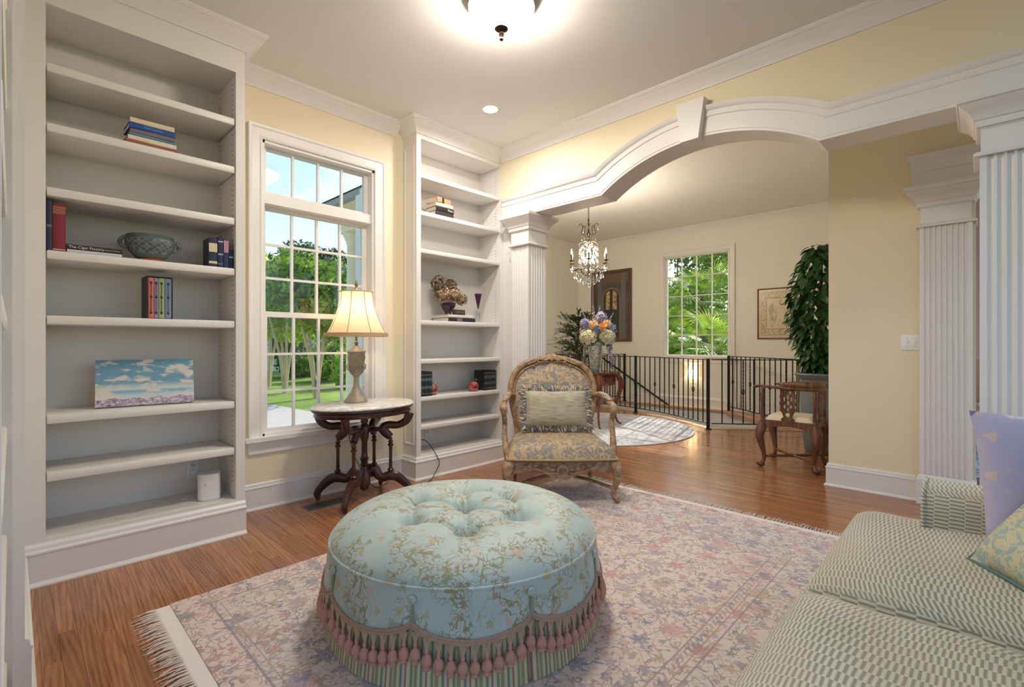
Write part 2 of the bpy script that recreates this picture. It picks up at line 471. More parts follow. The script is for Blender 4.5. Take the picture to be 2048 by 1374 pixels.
# ------------------------------------------------------------------ windows
def window(name, fn, y0, y1, lights, casing_w, stool=None):
    """fn(a,b,n): a along wall, b up, n into the room from wall face. lights: list of (z0,z1,cols,rows,depth)"""
    root = bpy.data.objects.new(name, None); col.objects.link(root); root['kind'] = 'structure'
    z0 = lights[-1][0]; z1 = lights[0][1]
    cp = [(0, 0), (0, .018), (.012, .022), (.02, .018), (.07, .02), (.078, .028), (casing_w, .032), (casing_w, 0)]
    MB().sweep([(y0, z0 - .02), (y0, z1), (y1, z1), (y1, z0 - .02)], cp, fn).obj('casing', TRIM, root, smooth=25)
    jm = MB(); t = .02
    jm.prism([(y0, z0), (y0 + t, z0), (y0 + t, z1), (y0, z1)], fn, 0, -.17); jm.prism([(y1 - t, z0), (y1, z0), (y1, z1), (y1 - t, z1)], fn, 0, -.17)
    jm.prism([(y0, z1 - t), (y1, z1 - t), (y1, z1), (y0, z1)], fn, 0, -.17); jm.prism([(y0, z0), (y1, z0), (y1, z0 + t), (y0, z0 + t)], fn, 0, -.17)
    jm.obj('jamb', TRIM, root, smooth=0)
    for (a, b, nc, nr, dp, fw_) in lights:
        s = MB(); u0 = y0 + t; u1 = y1 - t
        for q in ([(u0, a), (u0 + fw_, a), (u0 + fw_, b), (u0, b)], [(u1 - fw_, a), (u1, a), (u1, b), (u1 - fw_, b)], [(u0 + fw_, a), (u1 - fw_, a), (u1 - fw_, a + fw_), (u0 + fw_, a + fw_)], [(u0 + fw_, b - fw_), (u1 - fw_, b - fw_), (u1 - fw_, b), (u0 + fw_, b)]):
            s.prism(q, fn, dp - .035, dp)
        sash = s.obj('sash', TRIM, root, smooth=0)
        gu0, gu1, ga, gb = u0 + fw_, u1 - fw_, a + fw_, b - fw_
        mw = .009
        for i in range(1, nc):
            x = gu0 + (gu1 - gu0) * i / nc
            MB().prism([(x - mw, ga), (x + mw, ga), (x + mw, gb), (x - mw, gb)], fn, dp - .028, dp - .004).obj('muntin', TRIM, sash, smooth=0)
        for j in range(1, nr):
            z = ga + (gb - ga) * j / nr
            MB().prism([(gu0, z - mw), (gu1, z - mw), (gu1, z + mw), (gu0, z + mw)], fn, dp - .027, dp - .005).obj('muntin', TRIM, sash, smooth=0)
        for i in range(nc):
            for j in range(nr):
                x0 = gu0 + (gu1 - gu0) * i / nc; x1 = gu0 + (gu1 - gu0) * (i + 1) / nc; c0 = ga + (gb - ga) * j / nr; c1 = ga + (gb - ga) * (j + 1) / nr
                MB().prism([(x0, c0), (x1, c0), (x1, c1), (x0, c1)], fn, dp - .018, dp - .014).obj('pane', GLASS, sash, smooth=0)
    if stool:
        MB().prism([(y0 - casing_w - .03, z0 - .025), (y1 + casing_w + .03, z0 - .025), (y1 + casing_w + .03, z0 + .004), (y0 - casing_w - .03, z0 + .004)], fn, -.02, .065).obj('stool', TRIM, root, smooth=0)
        MB().sweep([(y0 - casing_w, z0 - .025), (y1 + casing_w, z0 - .025)], [(0, 0), (0, .03), (-.02, .028), (-.06, .02), (-.09, .022), (-.1, .012), (-.1, 0)], fn).obj('apron', TRIM, root, smooth=25)
    return root
fnA = lambda a, b, n: (XA + n, a, b)
w1 = window('window_1', fnA, wy0, wy1, [(2.30, wz1, 4, 1, -.075, .035), (1.40, 2.245, 4, 3, -.10, .04), (.52, 1.44, 4, 3, -.065, .04)], .095, True)
MB().prism([(wy0, 2.235), (wy1, 2.235), (wy1, 2.31), (wy0, 2.31)], fnA, -.15, -.02).obj('transom_bar', TRIM, w1, smooth=0)
fnF = lambda a, b, n: (a, YF - n, b)
w2 = window('window_2', fnF, fx0, fx1, [(fz0, fz1, 4, 5, -.06, .03)], .10, True)

# ------------------------------------------------------------------ columns
def fluted_shaft(m, x0, x1, y0, y1, z0, z1, nf, dp=.012):
    """square shaft whose four faces carry flutes"""
    def side(p, q):
        d = (Vector(q) - Vector(p)); ln = d.length; d.normalize(); inn = Vector((-d.y, d.x))
        pts = [Vector(p)]; mg = .022; pw_ = (ln - 2 * mg) / nf
        for i in range(nf):
            s0 = mg + i * pw_ + pw_ * .14; s1 = mg + (i + 1) * pw_ - pw_ * .14
            for k in range(5):
                a = PI * k / 4
                pts.append(Vector(p) + d * (s0 + (s1 - s0) * (1 - math.cos(a)) / 2) + inn * dp * math.sin(a))
        return pts
    c = [(x0, y0), (x1, y0), (x1, y1), (x0, y1)]
    poly = sum((side(c[i], c[(i + 1) % 4]) for i in range(4)), [])
    m.prism([(p.x, p.y) for p in poly], lambda a, b, n: (a, b, n), z0, z1)
    return m
CAPP = [(0, 0), (.012, 0), (.016, .01), (.016, .03), (.024, .036), (.03, .055), (.05, .085), (.072, .105), (.078, .115), (.086, .118), (.09, .13), (.09, .15), (0, .15)]
def rect_sweep(m, x0, x1, y0, y1, prof, z):
    return m.sweep([(x0, y0), (x0, y1), (x1, y1), (x1, y0)], prof, lambda a, b, n: (a, b, z + n), closed=True)
def column(label, x0, x1, y0, y1, ztop, nf=6):
    t = thing('fluted_column', label, 'column', ((x0 + x1) / 2, (y0 + y1) / 2, 0))
    ox, oy = t.location.x, t.location.y
    x0 -= ox; x1 -= ox; y0 -= oy; y1 -= oy
    fluted_shaft(MB(), x0, x1, y0, y1, .2, ztop - .29, nf).obj('shaft', TRIM, t, smooth=50)
    b = MB().box((x0 - .02, y0 - .02, 0), (x1 + .02, y1 + .02, .18)); rect_sweep(b, x0, x1, y0, y1, [(0, .18), (.02, .18), (.016, .2), (.006, .21), (0, .22)], 0)
    b.obj('base', TRIM, t, smooth=30)
    n = MB().box((x0 + .004, y0 + .004, ztop - .29), (x1 - .004, y1 - .004, ztop)); rect_sweep(n, x0, x1, y0, y1, [(0, 0), (.022, 0), (.024, .012), (.012, .022), (0, .024)], ztop - .30)
    n.obj('necking', TRIM, t, smooth=30)
    k = MB().box((x0, y0, ztop - .16), (x1, y1, ztop - .001)); rect_sweep(k, x0, x1, y0, y1, CAPP, ztop - .151)
    k.obj('capital', TRIM, t, smooth=30)
    return t
column('square white fluted column beside the narrow bookcase, carrying the arch', -3.375, -3.135, 3.47, 3.735, AZ)
column('thick white fluted column rising behind the sofa arm', .0, .26, 3.46, 3.74, AZ)
pl = column('flat white fluted pilaster at the end of the wall with the light switch', -.325, -.035, 4.745, 4.95, 2.37, 8)
e2 = MB().sweep([(-.35, 4.78), (-.35, 4.70), (XR, 4.70)][::-1], [(0, 0), (.02, 0), (.02, .11), (.028, .115), (.028, .19), (.04, .2), (.05, .225), (.055, .24), (0, .24)], lambda a, b, n: (a, b + .06, 2.37 + n))
struct(e2.obj('trim_5', TRIM, smooth=30))

# ------------------------------------------------------------------ floor boards
hole_near = spline([(-6.5, 7.50, 0), (-5.5, 7.66, 0), (-4.7, 7.64, 0), (-3.87, 7.42, 0), (-3.22, 7.10, 0), (-2.73, 6.80, 0)], 6)
P1, P2, P3, P4 = Vector((-2.73, 6.8, 0)), Vector((-1.68, 7.56, 0)), Vector((-3.2, 8.84, 0)), Vector((-5.3, 8.84, 0))
hole = [(p.x, p.y) for p in hole_near if p.x > -5.95] + [(P2.x, P2.y), (P3.x, P3.y), (-5.95, 8.84)]
hole = [(-5.95, hole[0][1])] + hole
def spans(y, x0, x1):
    xs = []
    for (ax, ay), (bx, by) in zip(hole, hole[1:] + hole[:1]):
        if (ay > y) != (by > y): xs.append(ax + (y - ay) / (by - ay) * (bx - ax))
    xs.sort(); out = []; cur = x0
    for i in range(0, len(xs) - 1, 2):
        if xs[i] > cur: out.append((cur, min(xs[i], x1)))
        cur = max(cur, xs[i + 1])
    if cur < x1: out.append((cur, x1))
    return out
floor = MB().box((-3.97, -.45, -.12), (XR, YBB, -.016)); floor.box((-6.75, YBB, -.12), (XR, 6.7, -.016)); floor.box((-1.5, 6.7, -.12), (XR, 9.1, -.016))
floor = struct(floor.obj('floor', OAK, smooth=0))
def proj(x, y, z=0):
    d = -.6952 * x + .7188 * y
    if d < .35: return None
    return (1024 + FPX * (.7188 * x + .6952 * y) / d, 687 + FPX * (CAMH - z) / d)
PW = .0572
boards = []
y = -.44
while y < YF - .01:
    yc = y + PW / 2
    for (x0, x1) in spans(yc, -3.9 if yc < YBB - .1 else XFL, XR):
        x = x0
        while x < x1 - 1e-4:
            e = min(x1, x + rnd.uniform(.45, 1.7))
            if x1 - e < .25: e = x1
            q = [proj(a, b) for a, b in ((x, y), (e, y), (e, y + PW), (x, y + PW))]
            ar = 0
            if all(q):
                cl = [(min(2048, max(0, p[0])), min(1374, max(0, p[1]))) for p in q]
                ar = abs(sum(cl[i][0] * cl[(i + 1) % 4][1] - cl[(i + 1) % 4][0] * cl[i][1] for i in range(4))) / 2
                if -2.62 < x and e < -.2 and .4 < yc < 3.55: ar = 0      # under the rug
                if x > -.45 and yc < 2.9: ar = 0                        # under the sofa
            boards.append((ar, x, e, y)); x = e
    y += PW
boards.sort(key=lambda b: -b[0])
def board_mesh(lst, name):
    m = MB(); tn = []
    for (_, x, e, yy) in lst:
        g = .0004; h = -.0006 * rnd.random()
        m.box((x + g, yy + g, -.016), (e - g, yy + PW - g, h)); tn += [rnd.random()] * 6
    me = bpy.data.meshes.new(name); me.from_pydata(m.v, [], m.f)
    at = me.attributes.new('tone', 'FLOAT', 'FACE'); at.data.foreach_set('value', tn)
    return me
for b in boards[:300]: mk('plank', board_mesh([b], 'plank'), OAK, floor)
mk('plank_field', board_mesh(boards[300:], 'plank_field'), OAK, floor, kind='stuff')
def toned(m, name, parent, val=.7):
    me = m.mesh(name, 30); at = me.attributes.new('tone', 'FLOAT', 'FACE'); at.data.foreach_set('value', [val] * len(me.polygons)); return mk(name, me, OAK, parent)
edge = [(p.x, p.y) for p in hole_near] + [(P2.x, P2.y), (P3.x, P3.y)]
NOSE = pm('pale_oak_nosing', (196, 152, 108), .3, var=.12, vscale=6)
MB().sweep(edge, [(-.02, -.03), (-.02, .006), (.02, .01), (.10, .006), (.10, -.03)][::-1], lambda a, b, n: (a, b, n)).obj('stair_nosing', NOSE, floor, smooth=30)
MB().sweep(edge, [(-.012, -.45), (-.012, -.03), (.0, -.03), (.0, -.45)], lambda a, b, n: (a, b, n)).obj('stair_fascia', TRIM, floor, smooth=30)
MB().box((-5.95, 8.80, -.03), (-3.2, YF, .004)).obj('stair_nosing', NOSE, floor, smooth=0)
MB().box((-5.95, 8.84, -1.8), (-3.2, YF - .01, -.03)).obj('stair_fascia', TRIM, floor, smooth=0)
for i in range(9):
    MB().box((-5.95 + i * .3, 7.0, -.19 * (i + 1) - .3), (-5.64 + i * .3, 8.84, -.19 * (i + 1))).obj('stair_tread', TRIM, floor, smooth=0)
MB().box((-6.75, 6.6, -2.1), (-.9, 9.1, -2.0)).obj('stair_bottom', TRIM, floor, smooth=0)
MB().box((-6.75, 6.5, -2.1), (-.9, 6.62, -.12)).obj('stairwell_side', TRIM, floor, smooth=0)

# ================================================================== BUILT-IN BOOKCASES
def bookcase(label, xf, xb, y0, y1, oy0, oy1, oz0, oz1, shelves, th, base_h, left_side=False):
    t = thing('bookcase', label, 'bookcase', (xf, (y0 + y1) / 2, 0))
    P = lambda m, n, mat=CASE, sm=30: mk(n, m.mesh(n, sm), mat, t, loc=(-xf, -(y0 + y1) / 2, 0))
    f = MB()
    f.box((xf - .022, y0, 0), (xf, oy0, ZC)); f.box((xf - .022, oy1, 0), (xf, y1, ZC)); f.box((xf - .022, oy0, oz1), (xf, oy1, ZC)); f.box((xf - .022, oy0, 0), (xf, oy1, oz0))
    P(f, 'face_frame', sm=0)
    s = MB().box((xb, y0, 0), (xf - .022, oy0 - .002, ZC)); s.box((xb, oy1 + .002, 0), (xf - .022, y1, ZC)); P(s, 'side_panel', sm=0)
    P(MB().box((xb - .02, y0, 0), (xb, y1, ZC)), 'back_panel', sm=0)
    P(MB().box((xb, oy0, oz1), (xf - .022, oy1, oz1 + .02)), 'top_panel', sm=0)
    P(MB().box((xb, oy0, oz0 - .03), (xf - .022, oy1, oz0)), 'bottom_shelf', sm=0)
    for z in shelves:
        P(rbox((xb + .002, oy0 + .003, z - th), (xf - .006, oy1 - .003, z), .008), 'shelf')
    # rows of shelf-pin holes in the right-hand side panel
    h = MB()
    for xx in (xf - .07, xb + .06):
        zz = oz0 + .1
        while zz < oz1 - .05:
            h.box((xx - .0025, oy1 - .0012, zz - .0025), (xx + .0025, oy1 + .001, zz + .0025)); zz += .032
    o = P(h, 'pin_holes', RUBBER, 0); o['kind'] = 'stuff'
    bp = [(0, 0), (.042, 0), (.042, .008), (.032, .022), (.026, .022), (.026, base_h - .05), (.03, base_h - .045), (.03, base_h - .036), (.02, base_h - .028), (.017, base_h - .012), (.008, base_h), (0, base_h)]
    pth = [(xf, y1), (xf, y0)] + ([(XA, y0)] if left_side else [])
    P(MB().sweep(pth, bp, lambda a, b, n: (a, b, n)), 'plinth', TRIM, 25)
    cpth = [(xf, y1), (xf, y0)] + ([(XA, y0)] if left_side else [])
    if not left_side: cpth = [(XA, y1), (xf, y1), (xf, y0)]
    P(MB().sweep(cpth, [(a * .9, b * .85) for a, b in CROWN], lambda a, b, n: (a, b, ZC - .1105 + n)), 'crown', TRIM, 25)
    if left_side:
        P(MB().sweep([(xf - .03, .3), (xf - .03, 2.95), (XA + .03, 2.95), (XA + .03, .3)], [(0, 0), (.008, .008), (.016, 0)], lambda a, b, n: (a, y0 - n, b), closed=True, pclosed=False), 'panel_moulding', TRIM)
    return t
S1 = [2.615, 2.314, 1.99, 1.672, 1.342, .838, .547]
S2 = [2.712, 2.38, 2.044, 1.408, 1.059, .725, .471]
bookcase('tall wide white built-in bookcase with the painted picture book and the wireless speaker', XB1, -3.74, .031, 1.03, .117, .978, .222, 2.905, S1, .045, .205)
bookcase('narrow white built-in bookcase between the window and the fluted column', XB2, -3.87, 2.466, 3.53, 2.513, 3.497, .21, 3.012, S2, .04, .2, True)
t = thing('bookcase', 'white bookcase seen edge-on beside the wall at the baseboard corner', 'bookcase', (-1.7, -.2, 0))
def P(m, n, mat=CASE, sm=30): return mk(n, m.mesh(n, sm), mat, t, loc=(1.7, .2, 0))
P(MB().box((-2.32, -.37, 0), (-2.22, 0.0, ZC)), 'side_panel', sm=0); P(MB().box((-1.15, -.37, 0), (-1.08, -.012, ZC)), 'side_panel', sm=0); P(MB().box((-2.22, -.37, 0), (-1.15, -.35, ZC)), 'back_panel', sm=0)
for z in (2.63, 2.295, 1.985, 1.647, 1.29, .94, .6, .2): P(rbox((-2.218, -.345, z - .05), (-1.152, -.011, z), .012), 'shelf')

# ================================================================== BOOKS
LET = {}
def lett(c):
    if c not in LET: LET[c] = pm('print_%d_%d_%d' % c, c, .4)
    return LET[c]
def book(label, T_, H_, D_, rgb, loc, lying=False, turn=0, title=None, tcol=(230, 225, 210), group=None, bands=(), tsize=None, lean=0, tshift=0, sub=None):
    """spine faces +X.  T_ thickness, H_ height, D_ depth"""
    rot = (R(90), 0, turn) if lying else (lean, 0, turn)
    if lying: rot = Matrix.Rotation(turn, 3, 'Z').to_4x4() @ Matrix.Rotation(R(-90), 4, 'X'); rot = rot.to_euler()
    b = thing('book', label, 'book', loc, rot=rot, group=group)
    # local: thickness y (0..T) , height z (-H/2..H/2 when lying, 0..H when standing), depth -x
    z0 = -H_ / 2 if lying else 0
    y0 = -T_ if lying else -T_ / 2
    y1 = y0 + T_; c = .003
    mat = pm('book_%d_%d_%d' % tuple(rgb), rgb, .5, var=.08, vscale=20)
    m = MB().box((-D_, y0, z0), (-.001, y0 + c, z0 + H_)); m.box((-D_, y1 - c, z0), (-.001, y1, z0 + H_))
    m.prism([(-.004, y0), (.001, y0 + T_ * .08), (.003, y0 + T_ * .3), (.003, y1 - T_ * .3), (.001, y1 - T_ * .08), (-.004, y1)], lambda a, bb, n: (a, bb, n), z0, z0 + H_)
    m.obj('cover', mat, b, smooth=30)
    MB().box((-D_ + .004, y0 + c, z0 + .004), (-.004, y1 - c, z0 + H_ - .004)).obj('pages', PAPER, b, smooth=0)
    for (f0, f1, cc) in bands:
        MB().box((-.001, y0 + .0008, z0 + H_ * f0), (.0036, y1 - .0008, z0 + H_ * f1)).obj('spine_label', lett(cc), b, smooth=0)
    if title:
        me = text_mesh(title, tsize or T_ * .5)
        o = mk('lettering', me, lett(tcol), b)
        # text x -> down the spine
        zz = z0 + H_ / 2 + tshift
        if lying: o.matrix_basis = Tm(.004, (y0 + y1) / 2, zz) @ Matrix(((0, 0, 1, 0), (0, -1, 0, 0), (1, 0, 0, 0), (0, 0, 0, 1))).to_4x4()
        else: o.matrix_basis = Tm(.004, (y0 + y1) / 2, zz) @ Matrix(((0, 0, 1, 0), (0, 1, 0, 0), (-1, 0, 0, 0), (0, 0, 0, 1)))
        if sub:
            o2 = mk('lettering', text_mesh(sub, .0078), lett(tcol), b); o2.matrix_basis = o.matrix_basis @ Tm(.103, -.001, 0)
    return b
XS = XB1 - .04      # where spines stand on the wide bookcase
z = S1[1]
for (lab, T_, H_, D_, rgb, ti, tc_, tu) in [
        ('worn red-brown hardback at the bottom of the six-book stack', .024, .25, .19, (146, 84, 70), None, None, .06),
        ('cream hardback lying on the red-brown book in the stack', .026, .225, .17, (224, 212, 188), None, None, .0),
        ('thin pale blue paperback in the middle of the stack', .014, .215, .16, (92, 132, 168), None, None, .02),
        ('grey-brown hardback under the bright blue book', .024, .205, .16, (118, 108, 108), None, None, -.02),
        ('bright blue hardback titled NAPOLEON near the top of the stack', .032, .215, .16, (24, 70, 150), 'NAPOLEON', (120, 160, 215), .03),
        ('cream illustrated book on top of the six-book stack', .028, .205, .15, (222, 206, 176), None, None, -.03)]:
    book(lab, T_, H_, D_, rgb, (XS, .56, z + .0005), True, tu, ti, tc_ or (230, 225, 210), 'stack of six books'); z += T_ + .0006
zs = S1[3] + .0005
book('tall navy book against the left end of the shelf with the pottery bowl', .022, .255, .17, (38, 42, 74), (XS, .131, zs), bands=((.5, .512, (170, 165, 160)), (.47, .478, (150, 146, 150))))
book('tall crimson hardback beside the navy book', .05, .245, .17, (128, 28, 44), (XS, .1685, zs), bands=tuple((.93 - k * .028, .938 - k * .028, (206, 160, 140)) for k in range(6)) + ((.03, .05, (206, 170, 150)),))
book('white and blue paperback lying under the dark brown novel', .018, .222, .16, (196, 198, 212), (XS + .002, .309, zs), True, .0)
book('dark brown book lettered The Cigar Factory lying flat', .026, .228, .165, (46, 30, 28), (XS, .309, zs + .0185), True, 0, 'The Cigar Factory', (225, 215, 195), tsize=.019, tshift=-.035, sub='A Novel of Charleston')
book('navy book with a cream spine label', .046, .178, .13, (34, 42, 68), (XS, .862, zs), bands=((.52, .82, (222, 208, 170)), (.12, .2, (222, 208, 170))))
book('dark blue slim book standing between two other small volumes', .030, .188, .13, (28, 40, 78), (XS, .903, zs), bands=((.84, .88, (190, 190, 200)), (.42, .46, (170, 180, 200)), (.1, .15, (90, 104, 130))))
book('mauve and navy book standing in the right-hand row', .028, .178, .13, (44, 46, 84), (XS, .934, zs), bands=((.55, .97, (190, 140, 160)),))
book('small plain dark blue book at the right end of the row', .024, .12, .11, (30, 44, 82), (XS, .962, zs), bands=((.55, .65, (150, 165, 190)),))
# slipcase with four volumes
sl = thing('slipcase', 'black slipcase holding four coloured volumes', 'slipcase', (XS - .01, .595, S1[4]))
m = MB().box((-.16, -.062, 0), (0, -.057, .245)); m.box((-.16, .057, 0), (0, .062, .245)); m.box((-.16, -.057, 0), (0, .057, .005)); m.box((-.16, -.057, .24), (0, .057, .245)); m.box((-.16, -.057, .005), (-.155, .057, .24))
m.obj('case', pm('slipcase_black', (30, 28, 32), .5), sl, smooth=0)
yy = -.056
for (tw, rgb, lab) in ((.028, (204, 106, 96), 'coral'), (.02, (150, 136, 160), 'mauve'), (.03, (150, 164, 120), 'olive'), (.034, (122, 132, 160), 'slate blue')):
    b = book(lab + ' volume in the black slipcase', tw - .001, .23, .15, rgb, (XS - .011, .595 + yy + tw / 2, S1[4] + .0055), group='volumes in the slipcase')
    MB().box((.0028, -.0016, .04), (.0038, .0016, .19)).obj('spine_line', lett((52, 46, 50)), b, smooth=0)
    for zz in (.03, .12, .2):
        MB().ball((.003, 0, zz), .006, 8, 6, (.4, 1, 1.6)).obj('emblem', lett((40, 36, 40)), b)
    yy += tw
# landscape picture book leaning on the shelf: generic sky, clouds and violet hills
def picture_mat():
    n = NT('picture_cover'); v = n.coord('Generated'); s = n.sep(v)
    sky_ = n.ramp(s[2], [(.0, srgb(214, 210, 204)), (.22, srgb(196, 216, 224)), (.3, srgb(128, 176, 204)), (.36, srgb(214, 220, 216)), (.5, srgb(120, 164, 190)), (1, srgb(104, 160, 182))])
    cl = n.noise(n.mapv(v, (3, 3, 5)), 1.6, 4, .5, .4)
    c = n.mix(n.ramp(cl, [(.5, 0.0), (.6, 1.0)]), sky_, srgb(224, 214, 204))
    hill = n.math('MULTIPLY_ADD', n.noise(n.mapv(v, (6, 6, 0)), 1.5, 4), .18, .06)
    hm = n.math('LESS_THAN', s[2], hill)
    hc = n.ramp(n.noise(n.mapv(v, (10, 10, 14)), 1.2, 5, .6, 2), [(.38, srgb(112, 90, 128)), (.5, srgb(186, 168, 190)), (.62, srgb(222, 216, 214))])
    n.base(n.mix(hm, c, hc)); n.set(Roughness=.3)
    return n.m
pb = thing('picture_book', 'landscape-format book with a sky and violet hills cover leaning on the shelf', 'book', (-3.475, .545, S1[5] + .0078), rot=(0, R(-17), R(-7)))
MB().box((-.022, -.225, .001), (0, .225, .262)).obj('pages', PAPER, pb, smooth=0)
MB().box((0, -.23, 0), (.004, .23, .27)).obj('front_cover', picture_mat(), pb, smooth=0)
MB().box((-.027, -.23, 0), (-.022, .23, .27)).obj('back_cover', pm('book_cream_board', (206, 194, 170), .6), pb, smooth=0)
ez = thing('book_easel', 'small clear-cream easel propping the picture book', 'easel', (-3.53, .5, S1[5]))
m = MB().box((-.03, -.19, 0), (.02, -.18, .01)); m.box((-.04, -.19, 0), (-.032, -.18, .12)); m.box((-.03, .17, 0), (.02, .18, .01)); m.box((-.04, .17, 0), (-.032, .18, .12)); m.box((-.04, -.19, .05), (-.034, .18, .06))
m.obj('easel_frame', pm('easel_wood', (196, 176, 146), .6), ez, smooth=0)
# pottery bowl
def bowl_mat():
    n = NT('painted_pottery'); s = n.sep(n.coord())
    ang = n.math('MULTIPLY', n.math('ARCTAN2', s[1], s[0]), 3.2)
    zig = n.math('PINGPONG', n.math('ADD', ang, n.math('MULTIPLY', s[2], 38)), 1.0)
    zag = n.math('PINGPONG', n.math('SUBTRACT', ang, n.math('MULTIPLY', s[2], 38)), 1.0)
    f = n.math('ADD', n.math('MULTIPLY', n.math('GREATER_THAN', zig, .55), .4), n.math('MULTIPLY', n.math('GREATER_THAN', zag, .5), .4))
    pat = n.ramp(f, [(0, srgb(120, 134, 138)), (.3, srgb(66, 86, 108)), (.5, srgb(142, 140, 134)), (.75, srgb(96, 76, 74))], 'CONSTANT')
    ln = n.math('MAXIMUM', n.band(zig, .55, .06), n.band(zag, .5, .06))
    pat = n.mix(ln, pat, srgb(178, 172, 160))
    inb = n.band(s[2], .085, .042, .05)
    c = n.mix(inb, srgb(98, 114, 116), pat)
    n.base(n.mix(n.noise(n.coord(), 30, 3), c, srgb(80, 90, 92))); n.set(Roughness=.5)
    return n.m
bw = thing('pottery_bowl', 'blue-grey painted pottery bowl with two handles on a terracotta foot', 'bowl', (-3.5, .565, zs))
BM_ = bowl_mat()
MB().lathe([(.055, .02), (.075, .03), (.108, .07), (.122, .11), (.12, .125), (.112, .135), (.116, .15), (.112, .155), (.104, .15), (.1, .13), (.09, .07), (.05, .035), (.001, .032)], 40, cap=False).obj('bowl_body', BM_, bw)
MB().lathe([(.066, 0), (.068, .008), (.058, .022), (.05, .024)], 32).obj('foot', pm('terracotta', (168, 84, 50), .7, var=.1), bw)
for sgn in (-1, 1):
    MB().tube([(0, sgn * (.112 + .03 * math.sin(a)), .112 + .028 * math.cos(a) - .005) for a in [PI * k / 10 for k in range(11)]], [.011] * 11, 10).obj('handle', BM_, bw)
# wireless speaker + outlet + cable
sp = thing('wireless_speaker', 'white rounded wireless speaker on the bottom shelf', 'speaker', (-3.50, .865, .2225), rotz=R(-14))
m = MB()
rr = []
for i in range(32):
    a = 2 * PI * i / 32; c_, s_ = math.cos(a), math.sin(a)
    rr.append((math.copysign(abs(c_) ** .55, c_) * .058, math.copysign(abs(s_) ** .55, s_) * .062))
m.prism(rr, lambda a, b, n: (a, b, n), .006, .155); m.obj('grille', pm('speaker_white', (232, 230, 228), .55, bump=.2, vscale=60), sp)
MB().prism([(a * .98, b * .98) for a, b in rr], lambda a, b, n: (a, b, n), .155, .162).obj('top_plate', WHITEP, sp)
MB().prism([(a * .9, b * .9) for a, b in rr], lambda a, b, n: (a, b, n), 0, .006).obj('base', WHITEP, sp)
MB().ball((.0585, -.02, .1), .003, 8, 6).obj('logo_dot', RUBBER, sp)
def outlet(label, loc, rotz):
    o = thing('wall_outlet', label, 'outlet', loc, rotz=rotz)     # plate faces local +X
    rbox((0, -.035, -.057), (.006, .035, .057), .003).obj('plate', WHITEP, o)
    for dz in (-.024, .024):
        r_ = MB().lathe([(.017, 0), (.017, .003)], 20); r_.v = [(.005 + z_, x_, y_ + dz) for x_, y_, z_ in r_.v]; r = r_.obj('receptacle', pm('ivory_plastic', (226, 224, 220), .4), o)
        k = MB(); k.box((.008, -.008, dz - .004), (.0086, -.005, dz + .006)); k.box((.008, .005, dz - .004), (.0086, .008, dz + .006)); k.box((.008, -.002, dz - .012), (.0086, .002, dz - .008)); k.obj('slot', RUBBER, r, smooth=0)
    return o
outlet('white wall outlet at the back of the bottom shelf behind the speaker', (-3.7395, .83, .375), 0)
cb = MB().tube(spline([(-3.725, .83, .35), (-3.69, .84, .33), (-3.66, .87, .25), (-3.62, .80, .228), (-3.6, .74, .226), (-3.56, .76, .226), (-3.6, .83, .228), (-3.57, .9, .232), (-3.56, .87, .25)], 6), .003, 6)
Msp = (Tm(-3.50, .865, .2225) @ Rm(R(-14), 'Z')).inverted()
MB().add(cb, Msp).obj('cable', WHITEP, sp)
cb2 = MB().tube(spline([(-3.53, .925, .24), (-3.56, .95, .235), (-3.6, .955, .28), (-3.66, .95, .27), (-3.72, .94, .26)], 6), .003, 6)
MB().add(cb2, Msp).obj('cable', WHITEP, sp)
m = rbox((-3.737, .812, .34), (-3.70, .848, .372), .004); MB().add(m, Msp).obj('plug', WHITEP, sp)

# ---- right-hand bookcase contents
XT = XB2 - .03
z = S2[1]
book('dark brown book at the bottom of the small stack', .04, .215, .16, (58, 44, 40), (XT, 2.80, z + .0005), True, R(2), None, group='small stack of books')
book('black book titled Plato in the small stack', .045, .205, .155, (30, 28, 32), (XT, 2.805, z + .041), True, R(0), 'Plato', (220, 215, 205), 'small stack of books', tsize=.03, tshift=.06)
book('cream hardback in the small stack', .036, .2, .15, (220, 206, 178), (XT - .005, 2.80, z + .0865), True, R(0), None, group='small stack of books')
b = book('tan book with a black band on top of the small stack', .05, .185, .14, (190, 152, 116), (XT - .01, 2.80, z + .123), True, R(10), None, group='small stack of books', bands=((.35, .5, (30, 28, 30)),))
z = S2[3]
book('black book with a patterned spine at the bottom of the pair under the dried hydrangeas', .037, .33, .25, (44, 40, 52), (XT, 3.012, z + .0005), True, 0, bands=((.3, .5, (120, 96, 112)),))
book('large white book lying on the black book under the dried hydrangeas', .028, .31, .25, (226, 218, 202), (XT - .004, 3.0, z + .038), True, 0)
fr = thing('small_plaque', 'small dark bronze plaque standing on the white book by the dried flowers', 'plaque', (-3.605, 2.99, z + .066), rotz=0)
rbox((-.02, -.065, 0), (.02, .065, .05), .004).obj('plaque_block', pm('dark_bronze_plaque', (78, 66, 58), .5, .4), fr)
for k in range(4): MB().box((.0195, -.05 + k * .027, .012), (.0225, -.03 + k * .027, .038)).obj('raised_tile', pm('plaque_relief', (120, 106, 92), .45, .5), fr, smooth=0)
vz = z + .0662
hv = thing('hydrangea_vase', 'dried brown hydrangeas in a purple faceted bowl', 'dried flowers', (-3.705, 2.94, vz))
MB().lathe([(.03, 0), (.034, .006), (.03, .02), (.05, .05), (.07, .09), (.074, .12), (.068, .12), (.06, .09), (.03, .04)], 14, cap=True).obj('bowl', pm('purple_glass', (78, 40, 64), .25, Transmission_Weight=.3), hv, smooth=0)
